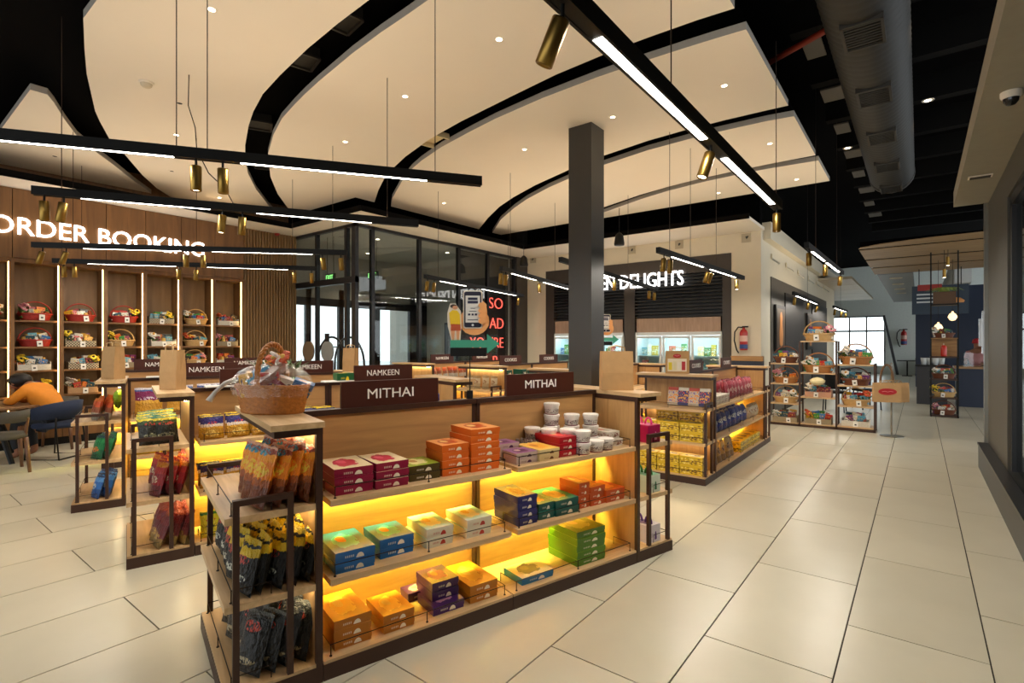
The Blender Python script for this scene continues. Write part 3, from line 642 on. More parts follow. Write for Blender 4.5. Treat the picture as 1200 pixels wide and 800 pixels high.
# right hand pillar, shop window and low plinth
pl_ = struct(thing('pillar', 'x', 'x', (0, 0, 0)), 'dark grey pillar at the end of the right wall'); del pl_['category']
M_pil = mat('pillar_grey', '4B473F', .5)
MB().box(.70, 1.3, 7.2, 9.1, 0, 3.38).build('shaft', M_pil, pl_); MB().box(.66, .70, 9.0, 9.1, 0, 3.38).build('edge_strip', mat('edge_steel', '8A877E', .3, .6), pl_)
sw = struct(thing('window_4', 'x', 'x', (0, 0, 0)), 'dark framed shop window in the right wall'); del sw['category']
for y in (7.12, 6.2, 5.3, 4.6): MB().box(.72, .80, y - .04, y + .04, .32, 3.0).build('mullion', M_fr, sw)
MB().box(.72, .80, 4.6, 7.2, 2.95, 3.05).build('head_rail', M_fr, sw); MB().box(.70, .9, 4.6, 7.2, 3.05, 3.385).build('lintel', M_pil, sw)
for a, b_ in ((4.64, 5.26), (5.34, 6.16), (6.24, 7.08)): MB().box(.755, .763, a, b_, .34, 2.95).build('pane', M_glass, sw)
struct(MB().box(1.9, 2.0, 3.6, 9.1, 0, 3.4).build('wall_window_back', mat('shop_back', '2A2724', .7)))
t = thing('plinth_ledge', 'low grey metal ledge under the shop window', 'ledge', (0, 0, 0))
MB().box(.60, .69, 4.62, 8.98, 0, .29).build('front', mat('ledge_steel', '3C3E41', .4, .3), t); MB().box(.59, .695, 4.62, 8.99, .29, .315).build('cap', mat('ledge_dark', '2E2E30', .35, .4), t)
t = thing('wall_fixture', 'bright vertical steel plate on the pillar edge', 'door plate', (.66, 9.03, 1.45)); MB().box(-.02, 0, -.04, .06, 0, .55).build('plate', mat('plate_bright', 'C9CACA', .2, .7), t); MB().box(-.05, -.02, -.01, .03, .1, .45).build('grip', mat('plate_bright', 'C9CACA', .2, .7), t)

# ------------------------------------------------------------------ track lights
def track(label, p0, p1, z, leds, spots, cables, top, ext=0., hh=.07, ww=.055, seg=LED_DOWN, up=CEIL_FILL):
    p0 = Vector(p0); p1 = Vector(p1); d = (p1 - p0); L = d.length; d = d / L
    rz = math.atan2(d.y, d.x)
    t = thing('track_light', label, 'hanging light', (p0.x, p0.y, z), rz, 'black hanging track lights')
    MB().box(-ext, L, -ww / 2, ww / 2, .004, hh).box(-ext, L, -ww / 2, -ww * .32, 0, .004).box(-ext, L, ww * .32, ww / 2, 0, .004).build('housing', M_black, t)
    for f0, f1 in leds:
        a, b_ = f0 * L, f1 * L
        MB().box(a, b_, -ww * .28, ww * .28, 0.0012, .0042).build('led_strip', M_led, t)
        area('led_down', ((a + b_) / 2, 0, -.012), b_ - a, .04, seg * (b_ - a), NEUT, (0, 0, 0), t)
    if up: area('ceiling_fill', (L / 2, 0, hh + .01), L * .96, .04, up * L, WARM, (PI, 0, 0), t)  # added upward fill along the bar to brighten the ceiling
    for f, tilt, az in spots:
        s = place('spot', None, t, (f * L, 0, -.035)); s.empty_display_size = .05
        m_ = SPOT_ME; o = place('spot_can', m_, s, (0, 0, 0), rot=(tilt * math.cos(az), tilt * math.sin(az), 0))
        place('spot_lens', LENS_ME, s, (0, 0, 0), rot=o.rotation_euler)
        MB().tube([(0, 0, .04), (0, 0, -.02)], .008, 6).build('stem', M_black, s)
        l = bpy.data.lights.new('spot_beam', 'SPOT'); l.energy = SPOT_W; l.color = WARM; l.spot_size = R(55); l.spot_blend = .7; l.shadow_soft_size = .03
        lo = bpy.data.objects.new('spot_beam', l); col.objects.link(lo); lo.parent = s; lo.rotation_euler = o.rotation_euler
        lo.location = Euler(o.rotation_euler).to_matrix() @ Vector((0, 0, -.19))
    for f in cables:
        MB().tube([(f * L, 0, hh), (f * L, 0, top - z)], .0035, 5).build('cable', M_wire, t)
    return t
SPOT_ME = MB().lathe([(0, -.01), (.031, -.01), (.034, -.016), (.034, -.172), (.029, -.176), (.026, -.165)], 20).mesh('spot_can', M_brass, True)
LENS_ME = MB().lathe([(0, -.166), (.027, -.166)], 16).mesh('spot_lens', M_lens)
track('longest black hanging light across the upper left of the picture', (-4.355, .584), (-2.672, 3.041), 2.8, [(-.3, .304), (.437, .859)], [(.348, 0, 0), (.401, .08, 0)], [.37, .31, .88], ZC, 1.0)
track('second black hanging light just below the longest one', (-5.722, .958), (-4.136, 3.708), 2.8, [(.101, .40), (.52, .85)], [(.024, .05, 0), (.065, .2, 1.2), (.432, .12, 2.5), (.483, .12, .4)], [.06, .9], ZC)
track('black hanging light crossing the ORDER BOOKING letters', (-8.89, 1.489), (-6.234, 4.294), 2.8, [(.15, .45), (.55, .88)], [(.03, .3, 1.5), (.1, .45, 1.2), (.467, .05, 0), (.521, .05, 0), (.915, .15, -1), (.977, .1, -1)], [.12, .95, .5], ZC)
track('black hanging light below the ORDER BOOKING letters', (-10.348, 1.964), (-7.96, 4.888), 2.8, [(.12, .44), (.56, .88)], [(.038, .05, 0), (.074, .1, 0), (.454, .1, 1), (.519, .1, 1), (.908, .1, 0), (.979, .1, 0)], [.1, .9], ZC)
track('near black light bar running up to the brass spots over the aisle', (-1.013, .9), (-1.014, 5.253), 2.8, [(.22, .521), (.614, .945)], [(.16, .5, 0), (.55, .36, .9), (.985, .0, 0)], [.4, .98], ZC, hh=.085, ww=.075, seg=LED_DOWN * 1.5)
track('black hanging light before the DELIGHTS letters', (-2.539, 6.185), (-2.449, 9.787), 2.7, [(.117, .44), (.532, .876)], [(.05, .1, 0), (.109, .1, 0), (.501, .3, 0), (.543, .35, 0), (.889, .25, 2)], [.3, .6, .1], ZC)
track('black hanging light behind the phone sign', (-6.702, 6.163), (-7.559, 10.136), 2.7, [(.12, .34), (.5, .9)], [(.019, .12, 1), (.07, .12, 1), (.48, .05, 0), (.94, .2, 0)], [.1, .8], ZC)
track('black hanging light running towards the column', (-5.071, 6.23), (-5.775, 9.458), 2.7, [(.119, .416), (.53, .93)], [(.0, .05, 0), (.05, .05, 0), (.463, .12, 2)], [.1, .7], ZC)
track('black hanging light partly hidden by the column', (-3.89, 6.07), (-4.428, 10.737), 2.7, [(.2, .45), (.5, .62)], [(.1, .12, 0), (.45, .05, 0), (.88, .05, 0), (.96, .05, 0)], [.08, .6], ZC)
track('black light bar over the far aisle by the basket rack', (-1.129, 7.537), (-1.078, 10.944), 2.8, [(.124, .416), (.487, .871)], [(.051, .0, 0), (.439, .0, 0), (.934, .1, 0)], [.2, .8], 5.6)
track('small black hanging light along the picture wall', (-2.12, 12.5), (-2.15, 16.3), 2.62, [(.1, .5), (.6, .9)], [(.05, .1, 0), (.55, .2, 0), (.95, .3, 0)], [.5], 5.6)
track('farthest black hanging light near the bright window', (-2.05, 18.5), (-1.98, 21.5), 2.66, [(.1, .9)], [(.1, .1, 0), (.6, .2, 0), (.95, .2, 0)], [.5], 5.6, up=0)

tag(MB().tube([(-5.83, 2.16, 4.3), (-5.74, 2.12, 3.95), (-5.6, 2.13, 3.7), (-5.46, 2.09, 3.44), (-5.32, 2.14, 3.2), (-5.1, 2.2, 3.02), (-4.995, 2.22, 2.872)], .005, 6).build('loose_cable', M_wire, smooth=True), 'loose black cable sagging from the large ceiling raft', 'cable')
# ------------------------------------------------------------------ gondola shelving
WID, PX = .87, -.435
ZT, ZM, ZB, HT = .84, .465, .09, 1.22
class Fr:
    def __init__(s, o, rz): s.o = o; s.rz = rz; s.c = math.cos(rz); s.s = math.sin(rz)
    def p(s, x, y, z=0.): return (s.o[0] + x * s.c - y * s.s, s.o[1] + x * s.s + y * s.c, z)
    def sub(s, x, y, drz=0.): q = s.p(x, y); return Fr((q[0], q[1]), s.rz + drz)
def wire(p, x0, x1, y0, y1, z, front='x'):
    """thin wire guard round three edges of a shelf"""
    h = .055; m_ = MB(); r = .0026
    if front == 'x':
        xb = x1 - .16
        pts = [(xb, y0, z), (xb, y0, z + h), (x1, y0, z + h), (x1, y1, z + h), (xb, y1, z + h), (xb, y1, z)]
        feet = [(x1, y0 + .004), (x1, (y0 + y1) / 2), (x1, y1 - .004)]
    else:
        xb = y0 + .16
        pts = [(x0, xb, z), (x0, xb, z + h), (x0, y0, z + h), (x1, y0, z + h), (x1, xb, z + h), (x1, xb, z)]
        feet = [(x0 + .004, y0), ((x0 + x1) / 2, y0), (x1 - .004, y0)]
    m_.tube(pts, r, 5)
    for a, b_ in feet: m_.tube([(a, b_, z), (a, b_, z + h)], r, 5)
    for a, b_ in feet: m_.tube([(a, b_, z), (a, b_, z + .004)], .007, 6)
    return m_.build('wire_guard', M_wire, p)
def module(fr, L, label, lit=True, back=True):
    t = thing('shelf_unit', label, 'shelf unit', fr.p(0, 0), fr.rz, 'wooden gondola shelf units')
    MB().box(-WID, 0, .002, L - .002, 0, .075).build('plinth', M_brown, t)
    dk = MB().box(-WID + .004, -.004, .004, L - .004, .075, ZB).build('deck', M_shelf, t)
    wire(dk, 0, -.03, .04, L - .04, ZB)
    MB().box(PX - .016, PX + .016, .03, L - .03, ZB, 1.19).build('back_panel', M_oak, t)
    for y in (.004, L - .03): MB().box(PX - .022, PX + .022, y, y + .026, ZB, 1.19).build('post', M_brown, t)
    MB().box(PX - .03, PX + .03, .002, L - .002, 1.19, HT).build('top_rail', M_brown, t)
    for sd in ((1, -1) if back else (1,)):
        for z in (ZT, ZM):
            a, b_ = (PX + .017, -.002) if sd > 0 else (-WID + .002, PX - .017)
            s = MB().box(a, b_, .035, L - .012, z - .03, z).build('shelf', M_shelf, t)
            if sd > 0:
                wire(s, 0, -.03, .06, L - .04, z)
                if lit:
                    MB().box(PX + .055, PX + .067, .05, L - .04, z - .036, z - .031).build('led_strip', M_ledy, s)
                    MB().box(PX + .075, PX + .079, .05, L - .04, z - .066, z - .03).build('spill_lip', M_shelf, s)  # lip added to keep the strip's light from spilling forward
    return t
def cap(fr, label, lit=True, toplit=True):
    t = thing('end_shelf_unit', label, 'end shelf', fr.p(0, 0), fr.rz, 'end caps of the wooden gondolas')
    D_ = .41
    MB().box(-WID, 0, -D_, -.002, 0, .075).build('plinth', M_brown, t)
    dk = MB().box(-WID + .004, -.004, -D_ + .004, -.004, .075, ZB).build('deck', M_shelfx, t)
    wire(dk, -WID + .03, -.03, -D_ + .03, 0, ZB, 'y')
    MB().box(-WID + .026, -.026, -.028, -.006, ZB, 1.16).build('end_panel', M_oakz, t)
    for x in (-WID, -.026): MB().box(x, x + .026, -.032, -.002, .075, 1.16).build('post', M_brown, t)
    MB().box(-WID - .002, .002, -.215, -.002, 1.16, 1.195).build('top_frame', M_brown, t)
    MB().box(-WID - .03, .03, -.235, -.001, 1.195, 1.222).build('top_board', M_shelfx, t)
    if lit and toplit: MB().box(-WID + .06, -.06, -.06, -.045, 1.15, 1.158).build('led_strip', M_ledw, t)
    for z in (ZT, ZM):
        s = MB().box(-WID + .002, -.002, -D_, -.034, z - .03, z).build('shelf', M_shelfx, t)
        wire(s, -WID + .03, -.03, -D_ + .03, 0, z, 'y')
        if lit: MB().box(-WID + .06, -.06, -.06, -.045, z - .036, z - .031).build('led_strip', M_ledw, s)
    for x in (-WID - .001, -.025):
        g = MB(); w_ = .026
        g.box(x, x + w_, -.378, -.352, ZB, .885).box(x, x + w_, -.158, -.132, ZB, .885).box(x, x + w_, -.378, -.132, .885, .911)
        g.build('side_frame', M_brown, t)
    return t
M_ledw = emit('led_warm', (1, .84, .48), SHELF_E * .12)
def topper(fr, y, txt, label, wd=.61):
    t = thing('topper_sign', label, 'sign', fr.p(PX, y, HT), fr.rz, 'brown category signs on the shelves')
    MB().box(-.012, .012, 0, wd, 0, .148).build('board', M_sign, t)
    n = len(txt); tw = .048 * n
    place('lettering', text_mesh(txt, M_white, .056, .004, tw, .0), t, (.0135, (wd - tw) / 2 - .01, .045), rot=(PI / 2, 0, PI / 2))
    return t
def island(name, o, ang, L, labs, near=True, far=True, lit=True):
    fr = Fr(o, -R(ang))
    for k, l in enumerate(labs['mods']): module(fr.sub(0, k * L), L, l, lit)
    tot = L * len(labs['mods'])
    if near: cap(fr, labs['near'], lit, name not in 'DE')
    if far: cap(fr.sub(-WID, tot, PI), labs['far'], lit)
    return fr
A = island('A', (-2.2, 1.386), 15.6, 1.11, dict(mods=['front shelf unit under the first MITHAI sign with crimson and blue boxes', 'front shelf unit under the second MITHAI sign with white tubs'], near='end shelf full of black snack bags under the wicker hamper', far='narrow end shelf with handled gift packs beside the aisle'))
B = island('B', (-4.255, 1.615), 15.6, 1.11, dict(mods=['shelf unit of blue and yellow chip bags behind the wicker hamper', 'shelf unit below the larger NAMKEEN sign behind MITHAI'], near='end shelf with red snack bags and a paper bag on top', far='end shelf top behind the phone arrow sign'))
C = island('C', (-6.10, 1.70), 17.5, 1.11, dict(mods=['shelf unit with large purple pouches', 'shelf unit below the NAMKEEN sign in front of the glass lobby'], near='end shelf with green and blue snack bags near the dining table', far='end shelf carrying the small paper bag by the glass'))
H = island('H', (-8.10, 2.0), 18, 1.11, dict(mods=['rearmost shelf unit before the hamper niches', 'rearmost shelf unit second along before the fluted wood'], near='end shelf of the rearmost gondola', far='far end shelf of the rearmost gondola'), near=False, far=False)
Dd = island('D', (-1.87, 6.29), -.5, 1.27, dict(mods=['aisle shelf unit with white cartons and gold pouches', 'aisle shelf unit with yellow packs and red pouches'], near='aisle end shelf stacked with yellow gift boxes', far='aisle end shelf nearest the basket rack'))
E_ = island('E', (-3.60, 6.35), 0, 1.27, dict(mods=['shelf unit right behind the charcoal column', 'shelf unit past the column before the freezers'], near='end shelf beside the charcoal column', far='end shelf past the column near the freezers'))
F_ = island('F', (-5.25, 6.60), 0, 1.27, dict(mods=['shelf unit below the first COOKIES sign', 'shelf unit below the second COOKIES sign'], near='brightly lit end shelf behind the phone sign', far='end shelf past the second COOKIES sign'), far=False)
G_ = island('G', (-6.93, 6.60), 0, 1.27, dict(mods=['shelf unit below the small NAMKEEN sign by the glass wall', 'second shelf unit along the glass wall'], near='end shelf with pale top near the glass wall', far='x'), far=False)
topper(A, .225, 'MITHAI', 'big brown MITHAI sign over the crimson boxes'); topper(A, 1.365, 'MITHAI', 'brown MITHAI sign over the navy and teal boxes', .63)
topper(B, .22, 'NAMKEEN', 'brown sign hidden behind the wicker hamper'); topper(B, 1.36, 'NAMKEEN', 'brown NAMKEEN sign directly behind the big MITHAI sign')
topper(C, .42, 'NAMKEEN', 'brown NAMKEEN sign behind the standing paper bag'); topper(C, 1.50, 'NAMKEEN', 'brown NAMKEEN sign right of the wicker hamper handle')
topper(H, .32, 'NAMKEEN', 'rearmost brown NAMKEEN sign mostly hidden by the paper bag'); topper(H, 1.4, 'NAMKEEN', 'dark sign behind the hamper flowers')
topper(Dd, .34, 'COOKIES', 'sign behind the printed paper bag', .5); topper(Dd, 1.75, 'COOKIES', 'small brown sign at the end of the aisle unit', .5)
topper(E_, .5, 'COOKIES', 'brown sign hidden behind the column'); topper(E_, 1.72, 'COOKIES', 'brown sign just right of the column')
topper(F_, .35, 'COOKIES', 'brown COOKIES sign next to the arrow sign'); topper(F_, 1.55, 'COOKIES', 'small brown COOKIES sign left of the column')
topper(G_, .32, 'NAMKEEN', 'small brown NAMKEEN sign under the neon board'); topper(G_, 1.5, 'NAMKEEN', 'faint brown sign between NAMKEEN and COOKIES')

# ------------------------------------------------------------------ cartons
BOXC = {}
def carton_mesh(d, w_, h, m):
    k = (round(d, 3), round(w_, 3), round(h, 3), m.name)
    if k not in BOXC:
        q = MB(); e = .0022
        q.box(-d + e, -e, e, w_ - e, 0, h * .34).box(-d, 0, 0, w_, h * .34, h); BOXC[k] = q.mesh('carton', m)
    return BOXC[k]
def stack(fr, x, y, z, d, w_, h, n, m, what, where, group, jit=.006, cat='box', name='sweet_box', skew=0.):
    for k in range(n):
        p = fr.p(x - random.uniform(0, jit), y + random.uniform(-jit, jit) * .6, z + k * (h + .0006))
        o = place(name, carton_mesh(d, w_, h, m), None, p, fr.rz + skew + random.uniform(-1, 1) * jit * 4)
        lv = level(k, n)
        tag(o, '%s %s %s' % (lv if n > 1 else 'single', what, where), cat, group)
b_crim = boxmat('crimson_box', '8E1038', 'B3163A', 'D8506A', top='DCC7A0')
b_oliv = boxmat('olive_box', '4A3C16', 'E4D8A0', 'B07A2A', top='90A026')
b_oran = boxmat('orange_box', 'D8641A', 'B8481A', 'E8C07A', top='E89A58')
b_blue = boxmat('blue_box', '0C5E9E', '52BDD8', 'D88A20')
b_crea = boxmat('cream_box', 'D8CDB0', 'F2E6C4', 'E0B24A', mark='B8321E', top='A8D4DC')
b_ambr = boxmat('amber_box', 'B06A14', 'F0BE58', 'F6DC90', top='C8801C')
b_purp = boxmat('purple_box', '3A1458', 'D49AB8', 'E8B87A')
b_pcre = boxmat('plumcream_box', 'BFA89A', '5A1E4E', 'D8C0B0', mark='4A1A3E', top='8E5A86')
b_ycre = boxmat('yellowcream_box', 'E0C890', 'E8A030', 'B8641E', mark='7A4A1E', top='E8B858')
b_red = boxmat('red_box', 'A80E1E', 'D83A3A', 'E8C07A')
b_navy = boxmat('navy_box', '191A5E', 'D0A07A', 'E8CDA8')
b_teal = boxmat('teal_box', '0C5048', 'D8B060', 'B88A3A', top='127060')
b_orn2 = boxmat('rust_box', 'C2501A', 'E88A3A', 'F0C890')
b_bcre = boxmat('bluecream_box', '1C6C98', '22222E', '5A4A3A', top='E4D6B4')
b_gren = boxmat('green_box', '4C7A16', 'C8D860', 'E8E8A0', top='86AA1E')
b_yell = boxmat('yellow_gift', 'D8B418', '5A3A1A', 'F0E4B0', mark='3A2A18', top='E0C030', sideart=('6A4A1A', 'F0E08A'))
b_wht = boxmat('white_carton', 'E4DED0', 'B8B0A0', 'C04A3A', mark='8A6A4A', sideart=('9A6A5A', 'C9B8A0'))
gA = 'sweet boxes on the front MITHAI shelves'
stack(A, -.055, .07, ZT, .27, .195, .043, 3, b_crim, 'crimson sweet box in the stack', 'at the near end of the top shelf', gA)
stack(A, -.052, .278, ZT, .25, .18, .043, 3, b_crim, 'crimson sweet box in the second stack', 'of the top shelf', gA)
stack(A, -.08, .478, ZT, .2, .185, .041, 2, b_oliv, 'olive green sweet box', 'between crimson and orange stacks', gA)
stack(A, -.07, .67, ZT, .2, .175, .043, 4, b_oran, 'orange sweet box in the shorter stack', 'on the top shelf', gA)
stack(A, -.058, .854, ZT, .24, .2, .0405, 6, b_oran, 'orange sweet box in the tallest stack', 'on the top shelf', gA)
stack(A, -.042, .07, ZM, .30, .2, .05, 2, b_blue, 'bright blue sweet box in the large pair', 'on the middle shelf', gA)
stack(A, -.08, .314, ZM, .24, .19, .05, 2, b_blue, 'bright blue sweet box in the smaller pair', 'on the middle shelf', gA)
stack(A, -.065, .572, ZM, .26, .165, .052, 2, b_crea, 'cream and pale blue sweet box', 'beside the blue pairs', gA)
stack(A, -.06, .824, ZM, .25, .17, .052, 2, b_crea, 'cream and pale blue sweet box', 'at the middle shelf far end', gA)
stack(A, -.05, .069, ZB, .30, .188, .048, 3, b_ambr, 'amber sweet box in the stack', 'at the near end of the bottom shelf', gA)
stack(A, -.05, .32, ZB, .24, .172, .046, 2, b_ambr, 'amber sweet box in the small pair', 'on the bottom shelf', gA)
stack(A, -.055, .604, ZB, .2, .195, .05, 1, b_purp, 'purple sweet box', 'lying frontmost on the bottom shelf', gA)
stack(A, -.11, .63, ZB + .0515, .2, .17, .05, 2, b_purp, 'purple sweet box resting', 'on the frontmost purple box', gA)
stack(A, -.275, .56, ZB, .11, .16, .05, 1, b_purp, 'purple sweet box', 'tucked behind the purple pile', gA)
stack(A, -.05, .841, ZB, .32, .19, .05, 2, b_ambr, 'amber sweet box in the pair', 'right of the purple pile', gA)
stack(A, -.055, 1.173, ZT, .15, .165, .034, 2, b_pcre, 'plum and cream sweet box', 'at the front of the second top shelf', gA)
stack(A, -.215, 1.15, ZT, .15, .165, .034, 3, b_pcre, 'plum and cream sweet box', 'behind the plum pair', gA)
stack(A, -.04, 1.345, ZT, .25, .165, .036, 2, b_ycre, 'yellow and cream sweet box', 'between plum and red boxes', gA)
stack(A, -.06, 1.525, ZT, .25, .155, .042, 3, b_red, 'red sweet box', 'in front of the white tubs', gA)
stack(A, -.042, 1.18, ZM, .26, .15, .045, 4, b_navy, 'navy blue sweet box', 'on the second middle shelf', gA)
stack(A, -.055, 1.352, ZM, .25, .13, .05, 2, b_teal, 'narrow teal sweet box', 'beside the navy stack', gA)
stack(A, -.045, 1.487, ZM, .28, .198, .05, 2, b_teal, 'wide teal sweet box', 'next to the rust stack', gA)
stack(A, -.07, 1.712, ZM, .2, .098, .043, 4, b_orn2, 'rust orange sweet box in the tallest rust stack', 'beside teal', gA)
stack(A, -.066, 1.817, ZM, .22, .14, .043, 3, b_orn2, 'rust orange sweet box in the middle rust stack', 'of the shelf', gA)
stack(A, -.054, 1.963, ZM, .24, .19, .043, 2, b_orn2, 'rust orange sweet box in the lowest rust stack', 'near the end panel', gA)
stack(A, -.056, 1.221, ZB, .2, .25, .045, 1, b_bcre, 'cream topped blue sweet box', 'alone on the bottom shelf', gA)
stack(A, -.052, 1.679, ZB, .30, .265, .045, 5, b_gren, 'bright green sweet box', 'on the second bottom shelf', gA)

# tubs
mt_, nt, b = newmat('tub_white'); tc = N(nt, 'ShaderNodeTexCoord'); g = N(nt, 'ShaderNodeSeparateXYZ'); nt.links.new(tc.outputs['Generated'], g.inputs[0])
nz = N(nt, 'ShaderNodeTexNoise', inp={2: 14.0}); nt.links.new(tc.outputs['Generated'], nz.inputs[0])
mk = mth(nt, 'MULTIPLY', mth(nt, 'GREATER_THAN', nz.outputs[0], .54), mth(nt, 'MULTIPLY', mth(nt, 'GREATER_THAN', g.outputs[2], .2), mth(nt, 'LESS_THAN', g.outputs[2], .65)))
c_ = mixc(nt, mk, lin('E6E0D8'), lin('6A4650')); c_ = mixc(nt, mth(nt, 'LESS_THAN', g.outputs[2], .1), c_, lin('7A1830'))
nt.links.new(c_, b.inputs['Base Color']); b.inputs['Roughness'].default_value = .35
TUB = MB().lathe([(0, 0), (.047, 0), (.054, .062), (.054, .064)], 22).mesh('tub_cup', mt_, True)
LID = MB().lathe([(.054, .062), (.058, .062), (.058, .076), (.054, .08), (.05, .077), (0, .077)], 22).mesh('tub_lid', mat('tub_lid', 'E4DCD4', .35), False)
TB = [(-.06, 1.735, 0), (-.06, 1.86, 0), (-.075, 1.975, 0), (-.17, 1.70, 1), (-.17, 1.70, 0), (-.25, 1.60, 1), (-.26, 1.60, 0), (-.36, 1.54, 1), (-.36, 1.54, 0), (-.2, 1.95, 0), (-.2, 1.95, 1), (-.2, 1.95, 2), (-.27, 1.83, 0), (-.27, 1.83, 1), (-.27, 1.83, 2), (-.35, 1.71, 0), (-.35, 1.71, 1), (-.35, 1.71, 2), (-.35, 1.71, 3), (-.06, 1.735, 1)]
TBN = {}
for x, y, k in TB: TBN.setdefault((x, y), []).append(k)
cols_ = sorted(TBN, key=lambda q: (q[1], q[0]))
for x, y, k in TB:
    i = cols_.index((x, y))
    t = thing('sweet_tub', '%s white round tub in the %s tub column from the red boxes' % (level(k, len(TBN[(x, y)])), ORD[i]), 'tub', A.p(x, y, ZT + k * .0795), A.rz + random.uniform(0, 6), 'white sweet tubs')
    place('cup', TUB, t); place('lid', LID, t)
for k, (y, lab) in enumerate(((1.18, 'clear tray of dark sweets behind the plum boxes'), (1.40, 'clear tray of dark sweets behind the yellow box'))):
    t = thing('sweet_tray', lab, 'tray', A.p(-.33, y, ZT), A.rz); MB().box(-.07, .06, 0, .2, 0, .06).build('tray_body', mat('tray_black', '2A2420', .4), t)
    q = MB()
    for i in range(5):
        for j in range(3): q.lathe([(0, 0), (.018, .008), (.012, .026), (0, .03)], 7, cx=-.05 + j * .045, cy=.025 + i * .038, cz=.06)
    q.build('sweets', mat('dark_sweets', '6A564C', .5), t)['kind'] = 'stuff'
for k in range(2):
    o = place('white_pack', carton_mesh(.2, .13, .05, b_wht), None, A.p(-.1 - .03 * k, 2.05, ZT + .052 * k), A.rz); tag(o, ['lower white pack at the end of the top shelf', 'upper white pack leaning at the end of the top shelf'][k], 'box', gA)
# handled gift packs on A's far cap
def handle_pack(p, rz, m, hm, lab, s=(.2, .14, .13)):
    t = thing('gift_pack', lab, 'gift pack', p, rz, 'handled gift packs')
    MB().box(-s[0] / 2, s[0] / 2, -s[1] / 2, s[1] / 2, 0, s[2]).build('carton', m, t)
    for q in (-.045, .045): MB().tube([(q + .03 * math.cos(a), 0, s[2] + .05 * math.sin(a)) for a in [PI * k / 8 for k in range(9)]], .008, 8).build('handle', hm, t, smooth=True)
mg = boxmat('magenta_pack', 'A8124E', 'E060A0', 'F0B0C8', mark='E8A0C0'); gr_ = boxmat('greenwhite_pack', 'C9D6C4', '2E7A4A', '4A9A6A', mark='2E6A4A', top='5EA87A'); pw = boxmat('purplewhite_pack', 'D6CFD8', '5A3A7A', '8A6AA8', mark='5A3A7A')
FC = A.sub(0, 2.22)
for k, (z, m_, c_, nm) in enumerate(((ZT, mg, 'D83A8A', 'magenta'), (ZM, gr_, '1E7A3E', 'green and white'), (ZB, pw, '5A2A8A', 'purple and white'))):
    for j in range(3): handle_pack(FC.p(-.13 - .25 * j, .23 - .02 * j, z), A.rz, m_, mat('hd_' + nm, c_, .4), '%s handled gift pack, %s from the aisle' % (nm, ORD[j]))

# ------------------------------------------------------------------ film bags
def bag_mesh(name, w_, h, t, m, seed, gus=1.0, flat_bottom=False):
    rnd = random.Random(seed); nu, nv = 7, 9; q = MB(); ids = {}
    amp = [[rnd.uniform(-1, 1) for _ in range(nv + 1)] for _ in range(nu + 1)]
    for sd in (1, -1):
        for i in range(nu + 1):
            u = i / nu
            for j in range(nv + 1):
                v = j / nv
                e = 1 - abs(2 * u - 1) ** 2.6
                pv = math.sin(PI * min(1, v * .9 + (.1 if not flat_bottom else .42) * (1 - v))) if 0 < v < 1 else 0
                if flat_bottom: pv = (1 - v) ** .55 * .95 if v > .02 else .9
                if j >= nv - 0 or (j == 0 and not flat_bottom): pv = 0
                th = t / 2 * max(0, e) * max(0, pv) ** .7
                wv = 1 - .06 * math.sin(PI * v)
                x = sd * th + (amp[i][j] * .004 if 0 < i < nu and 0 < j < nv else 0)
                q.v.append((x, (u - .5) * w_ * wv, v * h + (.004 * amp[i][j] if j == nv else 0))); ids[(sd, i, j)] = len(q.v) - 1
    for sd in (1, -1):
        for i in range(nu):
            for j in range(nv):
                f = (ids[(sd, i, j)], ids[(sd, i + 1, j)], ids[(sd, i + 1, j + 1)], ids[(sd, i, j + 1)])
                q.face(f if sd > 0 else f[::-1])
    return q.mesh(name, m, True)
BG = {}
def bags(key, w_, h, t, stops, patch=None, patch2=None, flat=False, rough=.28):
    m = bagmat('film_' + key, stops, patch, patch2, rough)
    BG[key] = [bag_mesh('bag_' + key, w_, h, t, m, sum(map(ord, key)) + s, flat_bottom=flat) for s in (1, 2, 3)]
bags('orange', .15, .27, .075, [(0, '7A3A14'), (.34, 'A8541A'), (.46, 'F08418'), (.74, 'F49A22'), (.86, '9A3A18'), (.94, 'D8A080')], ('F4C83A', .6, .4, .13), ('2E8AA0', .88, .3, .06))
bags('blackyellow', .16, .25, .08, [(0, '100F0C'), (.55, '15130F'), (.68, 'D8B41A'), (.84, '16140F'), (.9, 'D0B020')], ('B83A2A', .62, .3, .08), ('C9C9B8', .30, .3, .07), rough=.42)
bags('black', .17, .26, .085, [(0, '14130F'), (.5, '1C1B18'), (.8, '2A2C2A'), (.93, '5A5E58')], ('B8402E', .76, .3, .09), ('A89A78', .22, .35, .06), rough=.42)
bags('red', .13, .25, .07, [(0, '6A1014'), (.3, '9A1418'), (.62, 'B8281A'), (.8, 'D8841E'), (.93, 'A81A18')], ('D8C8A8', .45, .25, .1))
bags('maroon', .14, .26, .07, [(0, '8A6A2A'), (.25, '6A1A16'), (.6, '7E1E1A'), (.85, 'A84A2A')], ('C9A050', .3, .3, .1))
bags('darkgreen', .17, .2, .08, [(0, '14160F'), (.45, '1A1E16'), (.72, '2E4A1E'), (.84, 'D8C83A'), (.94, '3E8A7A')], ('C23A2A', .72, .3, .06), ('8A8A6A', .3, .34, .08))
bags('green', .15, .22, .07, [(0, '0E5A32'), (.4, '12783E'), (.7, '1E8A4A'), (.9, '0E4A5A')], ('D8701E', .4, .25, .12))
bags('blue', .15, .22, .07, [(0, '184A8A'), (.4, '2A6AB8'), (.7, '5A9AD8'), (.9, '1A3A6A')], ('D8D8C8', .5, .25, .12))
